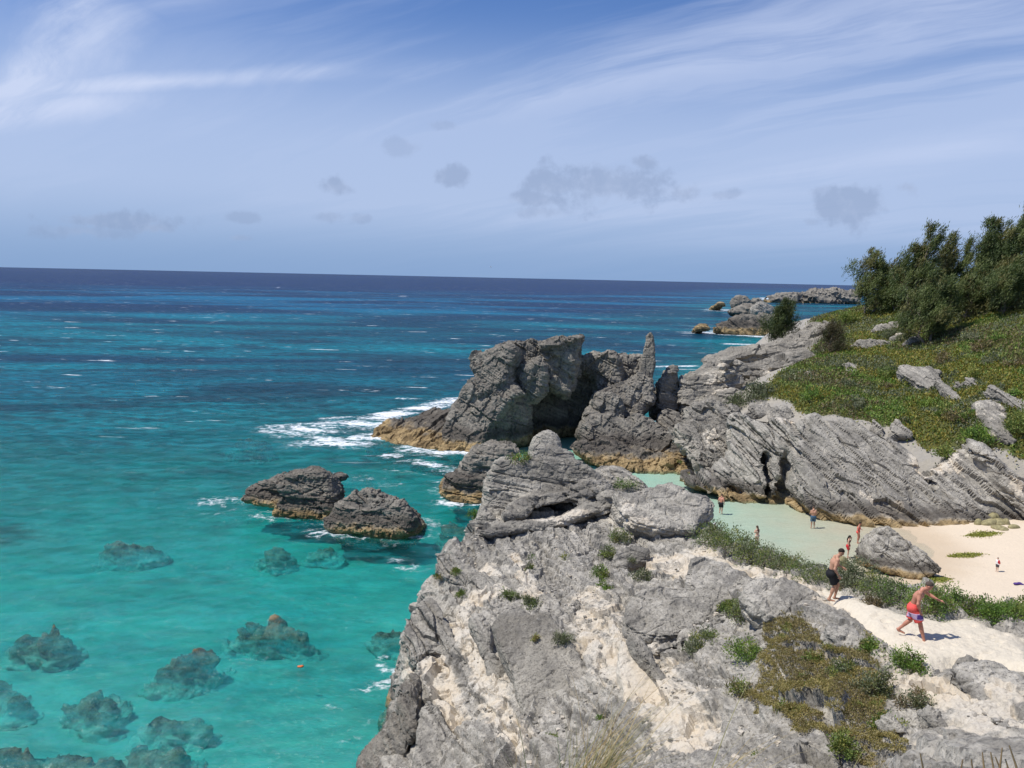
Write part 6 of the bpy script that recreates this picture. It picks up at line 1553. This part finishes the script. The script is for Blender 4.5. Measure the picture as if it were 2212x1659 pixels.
# man in red shorts, long stride down the sand, one arm stretched out
p = onland(1968, 1378); fz = p.z
redm, rb = figure('muscular shirtless man in red shorts striding down the sand with one arm out', p, rad(-24), dict(
    pelvis=(0, 0, .90), chest=(.10, 0, 1.22), neck=(.20, 0, 1.43), head=(.34, .0, 1.53), face=(.80, .05, -.55),
    elR=(.10, -.27, 1.07), wrR=(.17, -.17, .83), handR=(.4, .2, -.9), elL=(.38, .30, 1.20), wrL=(.63, .24, 1.10), handL=(1, -.1, -.12), palmL=(0, 0, -1), twist=-.25,
    knR=(.20, -.09, .47), anR=(.33, -.08, -.01), toeR=(.51, -.10, -.08), knL=(-.05, .09, .47), anL=(-.33, .10, .16), toeL=(-.17, .12, .06)), 'red', .015,
    'grey_hair', clothes=[('shorts', 'coral_cloth', shorts(.10, .84, .024, flare=.03))], detail=True, scale=1.03)
# printed panel with stripes on the right leg of the shorts
for nm, mt, a, b in [('print_panel', 'lilac_cloth', .30, .62), ('print_patch', 'purple_cloth', .36, .5)]:
    def pf(X, a=a, b=b, nm=nm):
        P_ = dict(pelvis=(0, 0, .90), knR=(.20, -.09, .47), knL=(-.08, .09, .47))
        d = shorts(.10, 0.84, .030 if nm == 'print_panel' else .035, flare=.03)(X, rb, P_)
        z0, z1 = .90 - .30, .90 - .13
        if nm == 'print_panel': return np.maximum(np.maximum(d, zcut(X, z0, z1)), X[:, 1] - .02)
        return np.maximum(np.maximum(d, zcut(X, z0 + .03, z1 - .02)), np.maximum(X[:, 1] + .01, .10 - X[:, 0]))
    lo_, hi_ = rb.bounds(.05); lo_[2] = .45; hi_[2] = .95
    link(nm, sdf_mesh(nm, pf, lo_, hi_, .014), CL[mt], redm)
for k_ in range(3):
    z0 = .655 + .04 * k_
    def sf(X, z0=z0):
        d = shorts(.10, .84, .033, flare=.03)(X, rb, dict(pelvis=(0, 0, .90), knR=(.20, -.09, .47), knL=(-.08, .09, .47)))
        return np.maximum(np.maximum(d, zcut(X, z0, z0 + .014)), np.maximum(X[:, 1] - .02, X[:, 0] - .10))
    link('stripe', sdf_mesh('stripe', sf, [-.3, -.3, .6], [.4, .1, .82], .012), CL['white_cloth'], redm)
def stand(**kw):
    d = dict(pelvis=(0, 0, .93), chest=(.01, 0, 1.26), neck=(.02, 0, 1.48), head=(.06, 0, 1.62), face=(1, 0, -.15),
             elR=(-.04, -.25, 1.15), wrR=(.06, -.27, .90), elL=(-.04, .25, 1.15), wrL=(.06, .27, .90), knR=(.03, -.10, .50), anR=(0, -.11, .08), toeR=(.17, -.13, .025), knL=(.03, .10, .50), anL=(0, .11, .08), toeL=(.17, .13, .025)); d.update(kw); return d
ARMS_UP = dict(elR=(.10, -.20, 1.14), wrR=(.22, -.06, 1.24), elL=(.10, .20, 1.14), wrL=(.22, .06, 1.26))
def floor_at(px, py):
    p = at_z(px, py, 0.0); p.z = float(np.clip(BEACH(np.array([p.x]), np.array([p.y])), -2.6, 2)[0]) + .02; return p
q = floor_at(1755.5, 1139)
man_t, tb_ = figure('man in blue checked trunks standing in the pool with his back turned', q, rad(82), stand(face=(.9, 0, -.45), head=(.10, 0, 1.60), elR=(.06, -.25, 1.13), wrR=(.24, -.14, 1.05), elL=(.06, .25, 1.13), wrL=(.24, .14, 1.05)), 'tan', .034, 'brown_hair', clothes=[('trunks', 'navy_cloth', shorts(.09, .85, .03))], scale=1.04)
for k_ in range(4):
    link('stripe', sdf_mesh('stripe', lambda X, z0=.56 + .09 * k_: np.maximum(shorts(.09, .85, .036)(X, tb_, stand()), zcut(X, z0, z0 + .03)), [-.3, -.35, .5], [.35, .35, 1.05], .02), CL['stripe_cloth'], man_t)
q = floor_at(1852.5, 1172)
figure('woman in a coral one piece swimsuit wading near the cliff foot', q, rad(-28), stand(face=(.9, 0, -.4), head=(.09, 0, 1.57), neck=(.03, 0, 1.44), chest=(.01, 0, 1.24), elL=(.08, .22, 1.13), wrL=(.24, .10, 1.10), knL=(.10, .1, .5)), 'red', .034, 'dark_hair', female=True, clothes=[('swimsuit', 'coral_cloth', band(('hip', 'trunk'), -.11, .40, .012))], scale=.98)
q = floor_at(1831, 1203)
figure('woman with long dark hair in a red skirt wading, hand at her face', q, rad(-20), stand(head=(.06, 0, 1.57), neck=(.0, 0, 1.44), chest=(.0, 0, 1.24), elL=(.14, .20, 1.22), wrL=(.19, .06, 1.46), handL=(-.2, -.3, .9), elR=(-.02, -.21, 1.14)), 'fair', .034, 'dark_hair', long_hair=True, female=True, clothes=[('skirt', 'red_cloth', shorts(.10, .62, .028)), ('bikini_top', 'charcoal_cloth', band(('trunk',), .29, .37, .012))], scale=.98)
q = floor_at(1634.5, 1178)
figure('woman in a beige bikini standing in the pool above the hedge', q, rad(115), stand(head=(.05, 0, 1.57), neck=(.0, 0, 1.44), chest=(.0, 0, 1.24), **ARMS_UP), 'fair', .034, 'brown_hair', long_hair=True, female=True, clothes=[('bikini_bottom', 'beige_cloth', band(('hip',), -.12, .06, .012)), ('bikini_top', 'beige_cloth', band(('trunk',), .28, .36, .012))], scale=.98)
q = floor_at(1544, 1172)
figure('person in a white cap half hidden behind the left end of the hedge', q, rad(160), stand(**ARMS_UP), 'fair', .034, cap=True, clothes=[('trunks', 'beige_cloth', shorts(.09, .7, .025))])
q = at_z(1556.5, 1110, -.15)
figure('shirtless man in black shorts walking at the rocky edge of the pool', q, rad(60), stand(face=(.9, 0, -.5), head=(.14, 0, 1.58), chest=(.06, 0, 1.25), neck=(.08, 0, 1.46), knL=(.14, .1, .5), anL=(.05, .1, .1), toeL=(.2, .11, .05)), 'red', .034, 'brown_hair', clothes=[('shorts', 'black_cloth', shorts(.10, .8, .028))])
q = at_z(1540, 1085, -1.32)
figure('swimmer with dark hair in the pool, only head and shoulders above water', q, rad(40), stand(), 'tan', .034, 'dark_hair', clothes=[('trunks', 'navy_cloth', shorts(.09, .7, .025))])
q = floor_at(2152.5, 1249); 
figure('small child in a red and white top standing alone on the beach', q, rad(200), stand(head=(.04, 0, 1.63), **dict(elR=(-.03, -.24, 1.16), wrR=(.03, -.25, .92))), 'fair', .045, 'brown_hair', clothes=[('rash_top', 'white_cloth', band(('trunk', 'arm', 'hip'), -.02, .60, .022)), ('red_sleeve', 'red_cloth', lambda X, B, P: np.maximum(np.maximum(B.sd(X, ('trunk', 'arm'), .03), zcut(X, 1.0, 1.52)), .09 - X[:, 1])), ('shorts', 'charcoal_cloth', shorts(.03, .8, .03))], scale=.56)
# ---------------------------------------------------------------- small things
def small_obj(name, label, cat, fn, lo_, hi_, h, mat, loc, rz=0):
    o = link(name, sdf_mesh(name, fn, np.array(lo_, float), np.array(hi_, float), h), mat); o.location = loc; o.rotation_euler = (0, 0, rz); tag(o, label, cat); return o
q = floor_at(2197, 1285)
small_obj('cloth', 'crumpled purple cloth lying on the sand near the right edge', 'cloth', lambda X: smin(smin(ellip(X, (-.14, 0, .05), (.16, .14, .07)), ellip(X, (.10, .04, .05), (.17, .12, .09)), .05), ellip(X, (.24, -.06, .03), (.10, .09, .05)), .04), (-.4, -.3, -.05), (.45, .3, .2), .02, CL['purple_cloth'], q)
MAT['orange'] = plain('orange_plastic', (.75, .16, .04), .5, 10, .2)
def ring(X):
    return smin(ellip(X, (0, 0, 0), (.15, .08, .06)), ellip(X, (.10, .03, .02), (.09, .07, .05)), .03)
small_obj('float', 'small orange float drifting on the turquoise water', 'float', ring, (-.4, -.4, -.15), (.4, .4, .15), .025, MAT['orange'], at_z(648, 1440, .06))
MAT['weed'] = plain('green_algae', (.34, .32, .06), .8, 6, .35)
MAT['weedrock'] = plain('yellow_green_stone', (.33, .29, .15), .85, 5, .4)
for i, (zx, zy, rx, rz_, lab) in enumerate([(1340, 265, .62, .36, 'yellow green stone lying alone on the sand by the cliff'), (1555, 250, .85, .30, 'long yellow green stone behind the others on the sand'), (1560, 360, .72, .22, 'flat yellow green stone nearest the child'), (1845, 368, .42, .26, 'small dark topped stone farthest right on the sand'), (1140, 240, .45, .42, 'yellow stone tucked against the cliff end'), (1680, 285, .34, .34, 'small grey green stone beside the long one'), (1425, 170, .6, .6, 'grey yellow rock knob at the cliff foot')]):
    px, py = (2200 + zx / 8.294) * .9036, (1240 + zy / 8.294) * .9036
    q = floor_at(px, py); rs = np.random.RandomState(i)
    o_ = rs.normal(size=(3, 3)) * .25
    small_obj('beach_stone', lab, 'stone', lambda X: smin(smin(ellip(X, (0, 0, 0), (rx, rx * .7, rz_)), ellip(X, o_[0] * rx, (rx * .7, rx * .6, rz_ * .8)), .1), ellip(X, o_[1] * rx, (rx * .6, rx * .6, rz_ * .7)), .08), (-rx * 1.9, -rx * 1.6, -.35), (rx * 1.9, rx * 1.6, rz_ * 2), .05, MAT['weedrock'], q, i)['group'] = 'stones on the sand'
q = floor_at(1818, 1221)
small_obj('pool_stone', 'ochre stone sticking out of the pool beside the man in black shorts', 'stone', lambda X: smin(ellip(X, (0, 0, .35), (.42, .34, .38)), ellip(X, (.2, .05, .2), (.4, .32, .3)), .12), (-.6, -.5, -.3), (.8, .6, .9), .05, MAT['weedrock'], q)
def weed(label, zx0, zx1, zy, w_):
    a, b = [floor_at((2200 + z / 8.294) * .9036, (1240 + zy / 8.294) * .9036) for z in (zx0, zx1)]
    rs = np.random.RandomState(int(zx0)); n = 1500
    t = rs.rand(n); P = np.array(a)[None] * (1 - t)[:, None] + np.array(b)[None] * t[:, None]; P[:, 1] += rs.normal(size=n) * w_ * (.3 + np.sin(math.pi * t)) + .5 * w_ * fbm(np.stack([t * 5, t * 0, t * 0], 1), 2, int(zx0)); P[:, 0] += rs.normal(size=n) * .35
    z_ = np.clip(BEACH(P[:, 0], P[:, 1]), -2.6, 2); P[:, 2] = z_ + .04
    D = rs.normal(size=(n, 3)) * np.array([1, 1, .22]); cc = pick(rs, n, [(.30, .33, .05), (.38, .38, .08), (.24, .24, .07)], None)
    o = link('seaweed', leaves_mesh('seaweed', P, D, .16, .07, cc, rs), MAT['leaf']); tag(o, label, kind='stuff')
weed('bright green seaweed strip at the end of the cliff', 1050, 1430, 440, .28); weed('faint green seaweed strip in the shallow water', 700, 1080, 790, .22); weed('yellow green seaweed at the foot of the boulder', 240, 370, 1250, .25)
gull = empty('gull', at_y(1060, 577, 330)); tag(gull, 'tiny white gull flying just above the horizon', 'bird')
link('body', sdf_mesh('body', lambda X: smin(capsule(X, (-.3, 0, 0), (.28, 0, .03), .06, .09), capsule(X, (.28, 0, .03), (.42, 0, .06), .07, .05), .05), np.array([-.5, -.2, -.2]), np.array([.6, .2, .25]), .03), CL['white_cloth'], gull)
for q_ in (1, -1):
    link('wing', sdf_mesh('wing', lambda X, q_=q_: np.minimum(np.maximum(capsule(X, (.05, .05 * q_, .05), (0, .36 * q_, .22), .11, .09), np.abs(X[:, 2] - .05 - .5 * np.abs(X[:, 1])) - .03), np.maximum(capsule(X, (0, .34 * q_, .21), (-.15, .78 * q_, .30), .09, .02), np.abs(X[:, 2] - .2 - .2 * (np.abs(X[:, 1]) - .34)) - .03)), np.array([-.4, -.95, -.1]), np.array([.3, .95, .5]), .03), CL['white_cloth'], gull)
